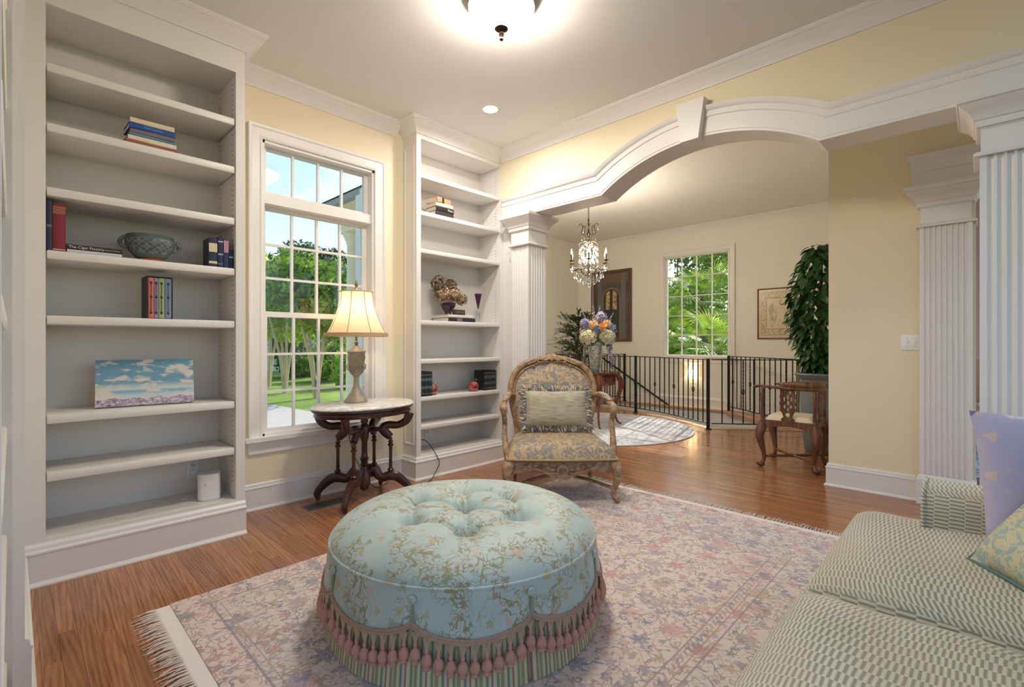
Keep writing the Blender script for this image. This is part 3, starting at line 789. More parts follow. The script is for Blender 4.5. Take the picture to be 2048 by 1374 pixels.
def floret_ball(c, r, n, cols, size, parent, name, sq=(1, 1, 1), seed=1):
    q = random.Random(seed); ms = [MB() for _ in cols]
    for i in range(n):
        ph = math.acos(1 - 2 * (i + .5) / n); th = i * 2.39996
        d = Vector((math.sin(ph) * math.cos(th), math.sin(ph) * math.sin(th), math.cos(ph)))
        p = Vector(c) + Vector((d.x * sq[0], d.y * sq[1], d.z * sq[2])) * r * q.uniform(.72, 1.1)
        M = Matrix.Translation(p) @ d.to_track_quat('Z', 'Y').to_matrix().to_4x4() @ Rm(q.uniform(0, 6), 'Z')
        k = q.randrange(len(cols)); s = size * q.uniform(.75, 1.2)
        for j in range(4):
            a = PI / 2 * j; ca, sa = math.cos(a), math.sin(a)
            pts = [(0, 0, 0), (s * .5 * ca - s * .35 * sa, s * .5 * sa + s * .35 * ca, s * .18), (s * ca, s * sa, s * .1), (s * .5 * ca + s * .35 * sa, s * .5 * sa - s * .35 * ca, s * .18)]
            k0 = len(ms[k].v); ms[k].v += [tuple(M @ Vector(t_)) for t_ in pts]; ms[k].f.append((k0, k0 + 1, k0 + 2, k0 + 3))
    core = MB().ball(c, r * .62, 14, 10, sq)
    o = core.obj(name, cols[0], parent)
    for mm, cc in zip(ms, cols):
        if mm.v: mm.obj('florets', cc, o, smooth=0, kind='stuff')
    return o
DH = [pm('dried_tan', (176, 146, 112), .8), pm('dried_brown', (112, 88, 62), .8), pm('dried_cream', (206, 178, 140), .8)]
DH2 = [pm('dried_olive', (84, 68, 48), .8), pm('dried_brown', (112, 88, 62), .8), pm('dried_grey', (134, 116, 92), .8)]
for i, (c, r, cs) in enumerate([((.02, -.085, .285), .085, DH2), ((.0, .03, .29), .062, DH2), ((.03, -.06, .2), .09, DH), ((.05, .03, .2), .075, DH), ((.05, .105, .16), .055, DH), ((-.02, -.02, .23), .08, DH2)]):
    floret_ball((c[0] - .01, c[1] * 1.3, c[2]), r, 150, cs, .016, hv, 'flower_head', seed=i)
cv = thing('cone_vase', 'small purple cone-shaped glass vase on a clear stand', 'vase', (-3.66, 3.29, S2[3]))
MB().lathe([(.004, .14), (.038, .295), (.036, .295), (.003, .145)], 20).obj('cone', pm('violet_glass', (96, 40, 92), .15, Transmission_Weight=.4), cv)
m = MB()
for k in range(3):
    a = 2 * PI * k / 3; m.tube([(.03 * math.cos(a), .03 * math.sin(a), .001), (.010 * math.cos(a), .010 * math.sin(a), .145), (.021 * math.cos(a), .021 * math.sin(a), .19)], .0018, 6)
m.obj('clear_stand', CRYSTAL, cv)
orn = thing('dark_ornament', 'dark bird-like ornament half hidden behind the left stile of the narrow bookcase', 'ornament', (-3.70, 2.546, S2[3]))
MB().lathe([(.03, 0), (.03, .01), (.01, .02), (.008, .12), (.02, .16), (.024, .2), (.012, .23), (.002, .25)], 14).obj('figure', BRONZE, orn)
z = S2[5]
GB = (28, 42, 44)
for i in range(3):
    book('green-black leather volume in the row of three', .042, .22, .15, GB, (XT + .005, 2.545 + i * .044, z + .0005), group='row of three leather volumes', bands=((.86, .875, (150, 150, 130)), (.62, .74, (88, 98, 92)), (.3, .42, (88, 98, 92)), (.1, .115, (150, 150, 130))))
GOLDB = ((.86, .875, (160, 150, 120)), (.6, .75, (78, 78, 80)), (.3, .42, (78, 78, 80)), (.1, .115, (160, 150, 120)))
book('black leather volume with its plain front cover showing beside the red apple', .033, .2, .15, (26, 28, 34), (-3.60, 3.333, z + .0005), bands=GOLDB)
for i in range(4):
    book('black leather volume with gold bands in the row by the column', .033, .2, .145, (30, 32, 38), (-3.60, 3.3675 + i * .0345, z + .0005), group='row of black leather volumes', bands=GOLDB)
def apple(label, loc):
    a = thing('glass_apple', label, 'apple', loc)
    n = NT('red_art_glass'); v = n.coord()
    n.base(n.ramp(n.noise(v, 30, 4, .6, 1), [(.3, srgb(96, 24, 30)), (.5, srgb(170, 62, 62)), (.68, srgb(214, 140, 130))])); n.set(Roughness=.08, Coat_Weight=.6)
    MB().lathe([(.001, .006), (.02, 0), (.04, .012), (.053, .045), (.05, .078), (.032, .096), (.014, .094), (.001, .084)], 28, cap=False).obj('fruit', n.m, a)
    MB().tube([(0, 0, .084), (.003, .004, .105), (.012, .012, .118)], [.004, .003, .004], 8).obj('stem', pm('clear_green_glass', (150, 160, 140), .1), a)
    lf = MB().grid(lambda u, w_: (.012 + .03 * u, (w_ - .5) * .022 * math.sin(PI * min(1, u + .05)) + .012 * u, .11 + .012 * math.sin(PI * u)), 6, 4); lf.obj('leaf', pm('clear_green_glass', (150, 160, 140), .1), a)
    return a
apple('red glass apple beside the three green-black volumes', (-3.64, 2.70, z))
apple('red glass apple beside the row of black volumes', (-3.62, 3.19, z))
outlet('white outlet on the back panel low in the narrow bookcase', (-3.8695, 2.82, .36), 0)
outlet('white outlet on the inner side of the narrow bookcase with a black plug', (-3.68, 2.5135, .335), R(90))
pgm = rbox((-3.695, 2.514, .30), (-3.665, 2.55, .33), .004); excord = thing('extension_cord', 'black extension cord plugged into the narrow bookcase and trailing to the floor', 'cord', (-3.68, 2.55, 0)); pgm.v = [(x_ + 3.68, y_ - 2.55, z_) for x_, y_, z_ in pgm.v]; pgm.obj('plug', RUBBER, excord)
cd = MB().tube(spline([(-3.68, 2.55, .315), (-3.62, 2.6, .325), (-3.56, 2.63, .27), (-3.515, 2.67, .17), (-3.49, 2.67, .12), (-3.485, 2.62, .05), (-3.47, 2.57, .006), (-3.40, 2.45, .005), (-3.3, 2.35, .005)], 7), .0035, 6)
cd.v = [(x_ + 3.68, y_ - 2.55, z_) for x_, y_, z_ in cd.v]; cd.obj('cable', RUBBER, excord)

# ================================================================== SIDE TABLE, LAMP, FLOOR VENT
def marble():
    n = NT('white_marble'); v = n.coord(); f = n.noise(v, 5, 6, .6, 1.4)
    n.base(n.ramp(n.math('ABSOLUTE', n.math('SUBTRACT', f, .5)), [(0, srgb(196, 190, 184)), (.04, srgb(226, 221, 214)), (.2, srgb(234, 230, 224))])); n.set(Roughness=.18)
    return n.m
TX, TY = -3.43, 1.90
tb = thing('side_table', 'oval marble-topped side table with a dark carved four-legged base', 'table', (TX, TY, 0))
def oval(m, prof, rx, ry, seg=56):
    """prof (inset,z)"""
    k = len(m.v)
    for o, z_ in prof:
        for i in range(seg): a = 2 * PI * i / seg; m.v.append(((rx - o) * math.cos(a), (ry - o) * math.sin(a), z_))
    for j in range(len(prof) - 1):
        for i in range(seg): i2 = (i + 1) % seg; m.f.append((k + j * seg + i, k + j * seg + i2, k + (j + 1) * seg + i2, k + (j + 1) * seg + i))
    m.f.append(tuple(k + i for i in range(seg - 1, -1, -1))); m.f.append(tuple(k + (len(prof) - 1) * seg + i for i in range(seg)))
    return m
oval(MB(), [(.02, .715), (.004, .718), (0, .724), (.002, .73), (.012, .734), (.016, .74), (.03, .742)], .30, .41).obj('marble_top', marble(), tb)
oval(MB(), [(.06, .655), (.035, .655), (.03, .662), (.024, .668), (.03, .675), (.03, .688), (.018, .696), (.01, .704), (.012, .715), (.05, .715)], .30, .41).obj('apron', MAHOG, tb)
TURN = [(.012, .0), (.022, .004), (.024, .014), (.012, .022), (.02, .034), (.026, .042), (.02, .05), (.012, .056), (.014, .07), (.012, .16), (.014, .22), (.022, .226), (.022, .236), (.012, .244), (.02, .256), (.012, .268), (.012, .29)]
for k, (sx, sy) in enumerate(((1, -1), (-1, -1), (1, 1), (-1, 1))):
    ex, ey = sx * .20, sy * .25
    def RP(r_, z_): return (ex * r_, ey * r_, z_)
    lg = MB()
    lg.tube(spline([RP(.22, .22), RP(.4, .16), RP(.6, .17), RP(.78, .16), RP(1.0, .10), RP(1.1, .05), RP(1.06, .022)], 6), lerpl([.03, .026, .03, .03, .024, .02, .018], 37), 10, flat=1.25)
    lg.ball(RP(1.08, .016), .016, 10, 6)
    o = lg.obj('leg', MAHOG, tb)
    bs = MB().lathe([(a, b_ * 1.02) for a, b_ in TURN], 16, c=(ex * .62, ey * .62, .175)); bs.obj('baluster', MAHOG, o)
    up = MB().tube(spline([RP(.62, .47), RP(.45, .53), RP(.55, .565), RP(.8, .565), RP(1.0, .60), RP(1.07, .66)], 6), lerpl([.022, .03, .024, .022, .024, .03], 31), 10, flat=1.3); up.obj('scroll_bracket', MAHOG, o)
    MB().tube([RP(.12, .53), RP(.45, .535)], .018, 8).obj('arm', MAHOG, o)
MB().lathe([(.012, .06), (.03, .075), (.034, .1), (.045, .11), (.045, .2), (.03, .22), (.026, .25), (.034, .262), (.024, .275), (.028, .3), (.036, .31), (.026, .32), (.022, .36), (.022, .44), (.03, .46), (.036, .5), (.04, .54), (.03, .57), (.022, .58), (.03, .6), (.02, .63), (.006, .655)], 20).obj('center_post', MAHOG, tb)
lp = thing('table_lamp', 'table lamp with a pleated cream bell shade and distressed urn base', 'lamp', (-3.50, 1.87, .742))
URN = pm('distressed_silver_paint', (158, 146, 128), .5, .25, var=.35, vscale=26, bump=.25)
MB().lathe([(.085, 0), (.088, .012), (.08, .026), (.078, .034), (.066, .044), (.06, .06), (.04, .085), (.026, .12), (.02, .16), (.024, .17), (.018, .18), (.024, .2)], 28).obj('foot', URN, lp)
MB().lathe([(.022, .2), (.034, .215), (.05, .25), (.06, .3), (.066, .345), (.07, .352), (.064, .362), (.066, .385), (.072, .39), (.07, .398), (.05, .41), (.03, .425), (.02, .44)], 28).obj('urn', URN, lp)
m = MB()
for k in range(16):
    a = 2 * PI * k / 16; m.tube([(r_ * math.cos(a), r_ * math.sin(a), z_) for r_, z_ in ((.03, .212), (.048, .236), (.057, .27), (.06, .285))], [.003, .005, .005, .002], 6)
m.obj('gadroon_leaves', URN, lp)
for sgn in (-1, 1): MB().tube(spline([(0, sgn * .06, .3), (0, sgn * .078, .29), (0, sgn * .074, .26), (0, sgn * .06, .25)], 5), .004, 6).obj('ring_handle', URN, lp)
MB().lathe([(.012, .44), (.014, .47), (.009, .475), (.009, .62), (.02, .625), (.02, .66), (.008, .665), (.004, .89)], 12).obj('stem', pm('aged_brass', (150, 122, 84), .35, .8), lp)
MB().lathe([(.004, .875), (.014, .885), (.007, .895), (.014, .915), (.008, .935), (.003, .955)], 12).obj('finial', pm('aged_brass', (150, 122, 84), .35, .8), lp)
def translucent(name, front, through, amount):
    n = NT(name); t = n.t
    df = n.node('ShaderNodeBsdfDiffuse'); df.inputs[0].default_value = (*srgb(*front), 1)
    tl = n.node('ShaderNodeBsdfTranslucent'); tl.inputs[0].default_value = (*srgb(*through), 1)
    ms = n.node('ShaderNodeMixShader'); ms.inputs[0].default_value = amount
    t.links.new(df.outputs[0], ms.inputs[1]); t.links.new(tl.outputs[0], ms.inputs[2]); t.links.new(ms.outputs[0], n.out.inputs[0])
    return n.m
SHADE = translucent('cream_silk_shade', (240, 222, 190), (250, 226, 190), .55)
def shade_pt(u, v):
    # bell: 8 panels, v 0 bottom..1 top
    r_ = .122 + (.238 - .122) * (1 - v) ** 1.75; a = 2 * PI * u
    f = abs(((u * 8) % 1) - .5) * 2      # 1 at ribs
    r_ *= .965 + .035 * f * f
    return (r_ * math.cos(a), r_ * math.sin(a), .515 + .345 * v)
sh = MB().grid(shade_pt, 64, 14, wrap=True).obj('shade', SHADE, lp, smooth=60)
PIPE = pm('shade_piping', (176, 148, 108), .6)
for k in range(8): MB().tube([tuple(Vector(shade_pt(k / 8, v / 12)) * 1.0) for v in range(13)], .0028, 6).obj('rib', PIPE, sh)
MB().tube([(.123 * math.cos(a), .123 * math.sin(a), .86) for a in [2 * PI * k / 40 for k in range(40)]], .004, 6, closed=True).obj('top_trim', PIPE, sh)
MB().lathe([(.238, .512), (.243, .512), (.24, .54), (.234, .54)], 56, cap=False).obj('bottom_trim', pm('shade_braid', (190, 158, 116), .7, bump=.6, vscale=40), sh)
bl = bpy.data.lights.new('lamp_bulb', 'POINT'); bl.energy = 2.8 * LAMP; bl.color = (1, .82, .6); bl.shadow_soft_size = .035
bo = bpy.data.objects.new('lamp_bulb', bl); col.objects.link(bo); bo.parent = lp; bo.location = (0, 0, .70)
lc = MB().tube(spline([(-3.57, 1.9, .745), (-3.66, 1.92, .745), (-3.742, 1.93, .72), (-3.745, 1.93, .5), (-3.7, 1.95, .3), (-3.62, 2.02, .1), (-3.6, 2.1, .006), (-3.66, 2.25, .006)], 7), .003, 6)
lc.v = [(x_ + 3.50, y_ - 1.87, z_ - .742) for x_, y_, z_ in lc.v]; lc.obj('cord', RUBBER, lp)
vt = thing('floor_vent', 'brushed metal slotted floor vent under the side table', 'vent', (-3.51, 1.63, 0))
MB().box((-.075, -.16, .0), (.075, .16, .004)).obj('plate', pm('nickel', (150, 148, 142), .4, .8), vt, smooth=0)
for k in range(24): MB().box((-.06, -.148 + k * .0125, .0041), (.06, -.142 + k * .0125, .0048)).obj('slot', RUBBER, vt, smooth=0)

# ================================================================== RUGS
def flower_layer(n, v, scale, size, cols, base, line, seed=0.0, petals=7.0, rand=.75):
    """scatter outlined flowers over base; v is a 2D vector socket"""
    vo = n.voro(n.mapv(v, (1, 1, 1), (seed, seed * 1.7, 0)), scale, rand)
    sv = n.vmath('SUBTRACT', n.vmath('SCALE', n.mapv(v, (1, 1, 1), (seed, seed * 1.7, 0))), vo['Position']) if False else n.vmath('SUBTRACT', n.mapv(v, (scale, scale, scale), (seed * scale, seed * 1.7 * scale, 0)), n.mapv(vo['Position'], (scale, scale, scale)))
    s = n.sep(sv)
    ang = n.math('ARCTAN2', s[1], s[0]); d = n.vmath('LENGTH', n.comb(s[0], s[1], 0))
    rnd_ = n.sep(vo['Color'])
    pet = n.math('MULTIPLY_ADD', n.math('COSINE', n.math('MULTIPLY_ADD', ang, petals, n.math('MULTIPLY', rnd_[1], 6))), .22, .78)
    wob = n.math('MULTIPLY_ADD', n.noise(sv, 5, 2), .7, .65)
    rad = n.math('MULTIPLY', n.math('MULTIPLY', pet, wob), n.math('MULTIPLY_ADD', rnd_[2], size * .6, size * .6))
    q = n.math('DIVIDE', d, rad)
    inside = n.math('LESS_THAN', q, 1.0)
    c = n.ramp(rnd_[0], [(i / len(cols), k) for i, k in enumerate(cols)], 'CONSTANT')
    ring = n.math('GREATER_THAN', n.math('SINE', n.math('MULTIPLY', q, 15.0)), .0)
    edge_ = n.math('MAXIMUM', ring, n.math('GREATER_THAN', n.noise(sv, 14, 2), .6))
    fc = n.mix(n.math('MULTIPLY', edge_, .75), n.mix(.55, c, base), c)
    return n.mix(inside, base if line is None else line, fc)
def vines(n, v, scale, width, seed):
    f = n.noise(n.mapv(v, (1, 1, 1), (seed, seed * 2, 0)), scale, 2, .5, .6)
    return n.band(f, .5, width)
RCOL = [srgb(104, 112, 142), srgb(188, 122, 126), srgb(182, 158, 124), srgb(148, 130, 158), srgb(206, 156, 150), srgb(112, 124, 134), srgb(166, 150, 160)]
RX0, RX1, RY0, RY1 = -2.66, -.25, .50, 3.50
def rug_mat():
    n = NT('floral_rug'); p = n.sep(n.pos()); v = n.comb(p[0], p[1], 0)
    # distance to nearest edge
    dx = n.math('MINIMUM', n.math('SUBTRACT', p[0], RX0), n.math('SUBTRACT', RX1, p[0])); dy = n.math('MINIMUM', n.math('SUBTRACT', p[1], RY0), n.math('SUBTRACT', RY1, p[1]))
    e = n.math('MINIMUM', dx, dy)
    field = n.ramp(n.noise(v, 1.3, 2), [(.35, srgb(216, 190, 176)), (.6, srgb(218, 202, 188))])
    border = srgb(214, 204, 198)
    inb = n.math('MULTIPLY', n.math('GREATER_THAN', e, .13), n.math('LESS_THAN', e, .52))
    base = n.mix(inb, field, border)
    outer = n.math('LESS_THAN', e, .13)
    base = n.mix(outer, base, srgb(226, 204, 196))
    vn = n.math('MAXIMUM', vines(n, v, 7.5, .012, 0.3), vines(n, v, 11.0, .012, 3.1))
    c = n.mix(n.math('MULTIPLY', vn, .75), base, srgb(150, 128, 122))
    c = n.mix(n.math('MULTIPLY', vines(n, v, 9.0, .009, 7.7), .8), c, srgb(96, 106, 140))
    c = n.mix(n.math('MULTIPLY', vines(n, v, 9.5, .009, 11.3), .7), c, srgb(178, 150, 100))
    c = flower_layer(n, v, 5.0, .27, RCOL, c, None, 0.0)
    c = flower_layer(n, v, 9.0, .22, RCOL[::-1], c, None, 2.37, 5.0)
    c = flower_layer(n, v, 17.0, .2, RCOL, c, None, 5.1, 5.0)
    # guard stripes
    for (pos_, w_, cc) in ((.13, .005, srgb(130, 118, 138)), (.165, .003, srgb(170, 140, 134)), (.50, .004, srgb(140, 120, 132)), (.535, .003, srgb(182, 130, 128)), (.585, .004, srgb(150, 128, 130))):
        c = n.mix(n.math('MULTIPLY', n.band(e, pos_, w_), .8), c, cc)
    # beads in the narrow guard
    run = n.math('ADD', p[0], p[1])
    bead = n.math('GREATER_THAN', n.math('SINE', n.math('MULTIPLY', run, 180)), .2)
    c = n.mix(n.math('MULTIPLY', n.math('MULTIPLY', bead, n.band(e, .56, .013, .1)), .6), c, srgb(140, 120, 150))
    n.base(n.mix(n.math('MULTIPLY', n.noise(v, 260, 2), .25), c, srgb(240, 230, 224)))
    n.set(Roughness=.95, Sheen_Weight=.2); n.bump(n.noise(v, 420, 2), .35, .003)
    return n.m
rug = thing('area_rug', 'large pale pink floral area rug with fringed ends under the ottoman', 'rug', ((RX0 + RX1) / 2, (RY0 + RY1) / 2, 0))
cx_, cy_ = rug.location.x, rug.location.y
rbox((RX0 - cx_, RY0 - cy_, .0008), (RX1 - cx_, RY1 - cy_, .012), .004).obj('pile', rug_mat(), rug)
FR = pm('rug_fringe', (226, 214, 202), .9)
WEB = pm('rug_end_web', (232, 226, 220), .9, bump=.3, vscale=60)
for (yy, sg) in ((RY0, -1), (RY1, 1)):
    MB().box((RX0 - cx_ + .004, yy - cy_, .001), (RX1 - cx_ - .004, yy - cy_ + sg * .055, .007)).obj('end_web', WEB, rug, smooth=0)
    m = MB(); x = RX0 + .005
    while x < RX1 - .005:
        y_ = yy + sg * .05; q = rnd.uniform(-.02, .02); l_ = rnd.uniform(.06, .105)
        m.tube([(x - cx_, y_ - cy_, .006), (x + q * .4 - cx_, y_ + sg * l_ * .5 - cy_, .006 + rnd.uniform(0, .006)), (x + q - cx_, y_ + sg * l_ - cy_, .0035)], [.0028, .0022, .0012], 4); x += .0085
    m.obj('fringe', FR, rug, kind='stuff')

def round_rug_mat():
    n = NT('pale_blue_round_rug'); v = n.coord(); s = n.sep(v); d = n.vmath('LENGTH', n.comb(s[0], s[1], 0))
    b = n.ramp(n.noise(v, 2.5, 3), [(.35, srgb(176, 182, 198)), (.65, srgb(214, 214, 220))])
    c = n.mix(n.math('MULTIPLY', vines(n, v, 6, .03, 1.0), .6), b, srgb(112, 122, 150))
    c = n.mix(n.math('MULTIPLY', vines(n, v, 9, .03, 4.0), .5), c, srgb(132, 136, 156))
    for (q, w_) in ((1.12, .008), (1.2, .01), (1.27, .006)): c = n.mix(n.math('MULTIPLY', n.band(d, q, w_), .6), c, srgb(108, 116, 140))
    n.base(n.mix(n.math('MULTIPLY', n.noise(v, 120, 2), .3), c, srgb(226, 226, 230))); n.set(Roughness=.95); n.bump(n.noise(v, 300, 2), .3, .003)
    return n.m
rr_ = thing('round_rug', 'pale blue round rug under the foyer table', 'rug', (-4.0, 5.85, 0))
MB().lathe([(1.345, .0005), (1.35, .004), (1.34, .011), (.001, .012)], 72, cap=False).obj('pile', round_rug_mat(), rr_)
MB().tube([(1.35 * math.cos(a), 1.35 * math.sin(a), .007) for a in [2 * PI * k / 90 for k in range(90)]], .008, 6, closed=True).obj('bound_edge', pm('rug_binding', (206, 196, 188), .9), rr_)

# ================================================================== OTTOMAN
def toile_mat():
    n = NT('teal_bird_brocade'); v = n.coord(); s = n.sep(v)
    # unwrap along the surface: distance from the crown, outward over the rim and down the sides
    rr = n.math('MAXIMUM', n.vmath('LENGTH', n.comb(s[0], s[1], 0)), .05)
    k = n.math('ADD', n.math('DIVIDE', n.math('SUBTRACT', .48, s[2]), rr), 1.0)
    uv = n.comb(n.math('MULTIPLY', s[0], k), n.math('MULTIPLY', s[1], k), 0)
    b = n.ramp(n.noise(uv, 3, 2), [(.35, srgb(164, 183, 179)), (.65, srgb(184, 197, 192))])
    gold = srgb(178, 158, 112); br = srgb(150, 124, 98); ol = srgb(138, 136, 98); pk = srgb(200, 168, 150)
    grp = n.ramp(n.noise(uv, 5.2, 1), [(.44, 0.0), (.53, 1.0)])           # motifs come in groups
    st = n.math('MAXIMUM', vines(n, uv, 11, .018, 1.1), vines(n, uv, 16, .017, 5.1))
    c = n.mix(n.math('MULTIPLY', n.math('MULTIPLY', st, grp), .95), b, ol)
    # leafy feathered blades
    fv = n.noise(n.mapv(uv, (1, 1, 1), (3, 1, 0)), 40, 3, .55, 1.2)
    fl_ = n.math('MULTIPLY', n.math('GREATER_THAN', fv, .585), n.ramp(n.noise(uv, 5.2, 1), [(.48, 0.0), (.55, 1.0)]))
    fc = n.ramp(n.noise(uv, 9, 2), [(.38, ol), (.48, gold), (.58, br), (.68, pk)])
    c = n.mix(n.math('MULTIPLY', fl_, .9), c, fc)
    c = flower_layer(n, uv, 9.0, .2, [gold, br, srgb(160, 188, 186), pk, srgb(160, 188, 186), ol, gold], c, None, 1.3, 3.0, 1.0)
    n.base(c); n.set(Roughness=.55, Sheen_Weight=.25); n.bump(n.noise(v, 240, 2), .12, .002)
    return n.m
TOILE = toile_mat()
ot = thing('ottoman', 'large round tufted teal brocade ottoman with pink tassel fringe', 'ottoman', (-1.70, 1.45, .012))
OR_ = .585
TUFT = [(0, 0)] + [(.27 * math.cos(R(20 + 60 * k)), .27 * math.sin(R(20 + 60 * k))) for k in range(6)] + [(.44 * math.cos(R(50 + 60 * k)), .44 * math.sin(R(50 + 60 * k))) for k in range(6)]
TUFT = TUFT[:7]
def top_z(x, y):
    r_ = math.hypot(x, y) / OR_
    z_ = .355 + .125 * max(0, 1 - r_ ** 3.2) ** .62
    for (tx, ty) in TUFT:
        d = math.hypot(x - tx, y - ty); z_ -= .05 * math.exp(-(d / .055) ** 2) + .03 * math.exp(-(d / .14) ** 2)
    # creases between neighbouring buttons
    for i, (ax, ay) in enumerate(TUFT):
        for (bx, by) in TUFT[i + 1:]:
            l2 = (bx - ax) ** 2 + (by - ay) ** 2
            if l2 > .085: continue
            tt = max(0, min(1, ((x - ax) * (bx - ax) + (y - ay) * (by - ay)) / l2)); d = math.hypot(x - ax - tt * (bx - ax), y - ay - tt * (by - ay))
            z_ -= .014 * math.exp(-(d / .016) ** 2)
    return z_
m = MB().grid(lambda u, v: (lambda r_, a: (r_ * math.cos(a), r_ * math.sin(a), top_z(r_ * math.cos(a), r_ * math.sin(a))))(OR_ * (1e-4 + (1 - 1e-4) * v ** .8), 2 * PI * u), 120, 64, wrap=True)
m.obj('tufted_top', TOILE, ot, smooth=180)
BT = MB().ball((0, 0, 0), .016, 12, 8, (1, 1, .5)).mesh('button')
for (tx, ty) in TUFT: mk('button', BT, TOILE, ot, loc=(tx, ty, top_z(tx, ty) + .004))
MB().tube([(OR_ * math.cos(a), OR_ * math.sin(a), .352) for a in [2 * PI * k / 120 for k in range(120)]], .007, 8, closed=True).obj('welt', TOILE, ot)
NS = 9                      # scallops
def scal(a):
    """height of the scalloped hem at angle a"""
    f = abs(math.sin(a * NS / 2 + 1.406)); return .235 - .055 * f ** .7
def skirt_pt(u, v):
    a = 2 * PI * u; z0 = scal(a); z_ = z0 + (.35 - z0) * v
    f = abs(math.sin(a * NS / 2 + 1.406)); r_ = OR_ + .004 + .022 * (1 - v) - (.016 * math.exp(-(f / .09) ** 2)) * (1 - v)
    return (r_ * math.cos(a), r_ * math.sin(a), z_)
m = MB().grid(skirt_pt, 240, 8, wrap=True).obj('upper_skirt', TOILE, ot, smooth=60)
def stripe_mat():
    n = NT('striped_skirt'); s = n.sep(n.coord()); a = n.math('MULTIPLY', n.math('ARCTAN2', s[1], s[0]), 150 / (2 * PI))
    f = n.math('FRACT', n.math('DIVIDE', a, 3.0))
    n.base(n.ramp(f, [(0, srgb(150, 150, 118)), (.16, srgb(206, 196, 154)), (.3, srgb(124, 136, 128)), (.42, srgb(196, 190, 160)), (.55, srgb(158, 122, 110)), (.64, srgb(206, 198, 160)), (.8, srgb(134, 146, 124)), (.92, srgb(190, 180, 146))], 'CONSTANT')); n.set(Roughness=.7)
    return n.m
def ss(u, v):
    a = 2 * PI * u; fr_ = (a * NS / (2 * PI) + 1.406 / PI) % 1; pl_ = .02 * math.exp(-(min(fr_, 1 - fr_) / .012) ** 2)
    r_ = OR_ - .012 + .03 * (1 - v) - pl_
    return (r_ * math.cos(a), r_ * math.sin(a), .003 + .25 * v)
MB().grid(ss, 320, 4, wrap=True).obj('striped_skirt', stripe_mat(), ot, smooth=60)
BRD = pm('rose_braid', (182, 150, 130), .8, var=.2, vscale=60, bump=.7)
hem = [(2 * PI * k / 240) for k in range(240)]
for dz, rr2 in ((.004, .0065), (.014, .005)):
    MB().tube([(skirt_pt(a / (2 * PI), 0)[0] * 1.004, skirt_pt(a / (2 * PI), 0)[1] * 1.004, scal(a) + dz) for a in hem], rr2, 6, closed=True).obj('braid', BRD, ot)
NTS = 96
TSm = MB().lathe([(.0015, -.004), (.006, -.012), (.008, -.02), (.005, -.027), (.013, -.034), (.019, -.048), (.018, -.060), (.011, -.067), (.015, -.073), (.013, -.08), (.003, -.083)], 10); TS = TSm.mesh('tassel', 60)
TASS = pm('rose_tassel', (196, 148, 132), .85, var=.3, vscale=40, bump=.5)
FRm = MB()
for k in range(6):
    q = (k - 2.5) / 2.5
    FRm.tube([(0, q * .013, .004), (0, q * .003, -.03)], [.0016, .0012], 4)
FRG = FRm.mesh('fringe_threads', 60); FRGM = pm('fringe_threads', (190, 168, 140), .85)
for k in range(NTS):
    a = 2 * PI * k / NTS; p = skirt_pt(a / (2 * PI), 0); g = 1.010
    o = mk('tassel', TS, TASS, ot, loc=(p[0] * g, p[1] * g, scal(a) - .024), rot=(0, 0, a))
    mk('fringe_threads', FRG, FRGM, o, loc=(0, 0, .02))
for k in range(NS):
    a = (k * PI - 1.406) * 2 / NS; p = skirt_pt(a / (2 * PI), .62)
    mk('skirt_button', BT, TOILE, ot, loc=(p[0] * 1.012, p[1] * 1.012, p[2] + .012), rot=(0, R(90), a))
    MB().prism([(-.012, 0), (.012, 0), (.003, .11), (-.003, .11)], lambda x_, z_, n: ((OR_ + .024 + n - .1 * max(0, z_) * .2) * math.cos(a) - x_ * math.sin(a), (OR_ + .024 + n - .1 * max(0, z_) * .2) * math.sin(a) + x_ * math.cos(a), z_ + .20), -.012, -.004).obj('pleat', pm('pleat_lining_green', (134, 148, 122), .7), ot)

# ================================================================== ARMCHAIR
def damask(name, ground, fig, scale=7, rough=.6):
    n = NT(name); v = n.coord()
    f = n.noise(v, scale, 2, .5, 2.6); g = n.noise(n.mapv(v, (1, 1, 1), (4, 2, 7)), scale * 2.2, 3, .55, 2.2)
    m_ = n.math('MAXIMUM', n.band(f, .5, .045, .2), n.math('MULTIPLY', n.math('GREATER_THAN', g, .56), n.band(f, .5, .14, .1)))
    c = n.mix(m_, srgb(*ground), srgb(*fig))
    n.base(n.mix(n.math('MULTIPLY', n.noise(v, 150, 2), .3), c, tuple(q * .7 for q in srgb(*ground)))); n.set(Roughness=rough); n.bump(n.math('ADD', m_, n.noise(v, 260, 2)), .18, .003)
    return n.m
TAP = damask('gold_grey_tapestry', (136, 130, 124), (196, 166, 118), 7)
ac = thing('armchair', 'wide carved gilt-wood armchair upholstered in gold and grey tapestry', 'armchair', (-2.487, 3.104, .012), rotz=R(45))
ac.location.z = .0122
# seat rail (front serpentine apron)
ap = []
for i in range(25):
    u = i / 24 * 2 - 1; ap.append((u * .40, .215 - .03 * math.cos(u * PI * 2) * (1 - abs(u) * .3) - .018 * math.cos(u * PI)))
poly = ap + [(.40, .315), (-.40, .315)]
m = MB().prism(poly, lambda a, b, n: (a, -.345 - .02 * math.cos(a / .4 * PI / 2) + n, b), 0, .045); m.obj('front_rail', GILT, ac, smooth=35)
m = MB().box((-.405, -.31, .235), (-.365, .30, .315)); m.obj('side_rail', GILT, ac); m = MB().box((.365, -.31, .235), (.405, .30, .315)); m.obj('side_rail', GILT, ac)
MB().box((-.34, .28, .235), (.34, .325, .315)).obj('back_rail', GILT, ac)
m = MB()
for k in range(9):
    a = PI * (k / 8); m.ball((.035 * math.cos(a), -.372, .245 + .03 * math.sin(a)), .012, 8, 6, (1, .6, 1.5))
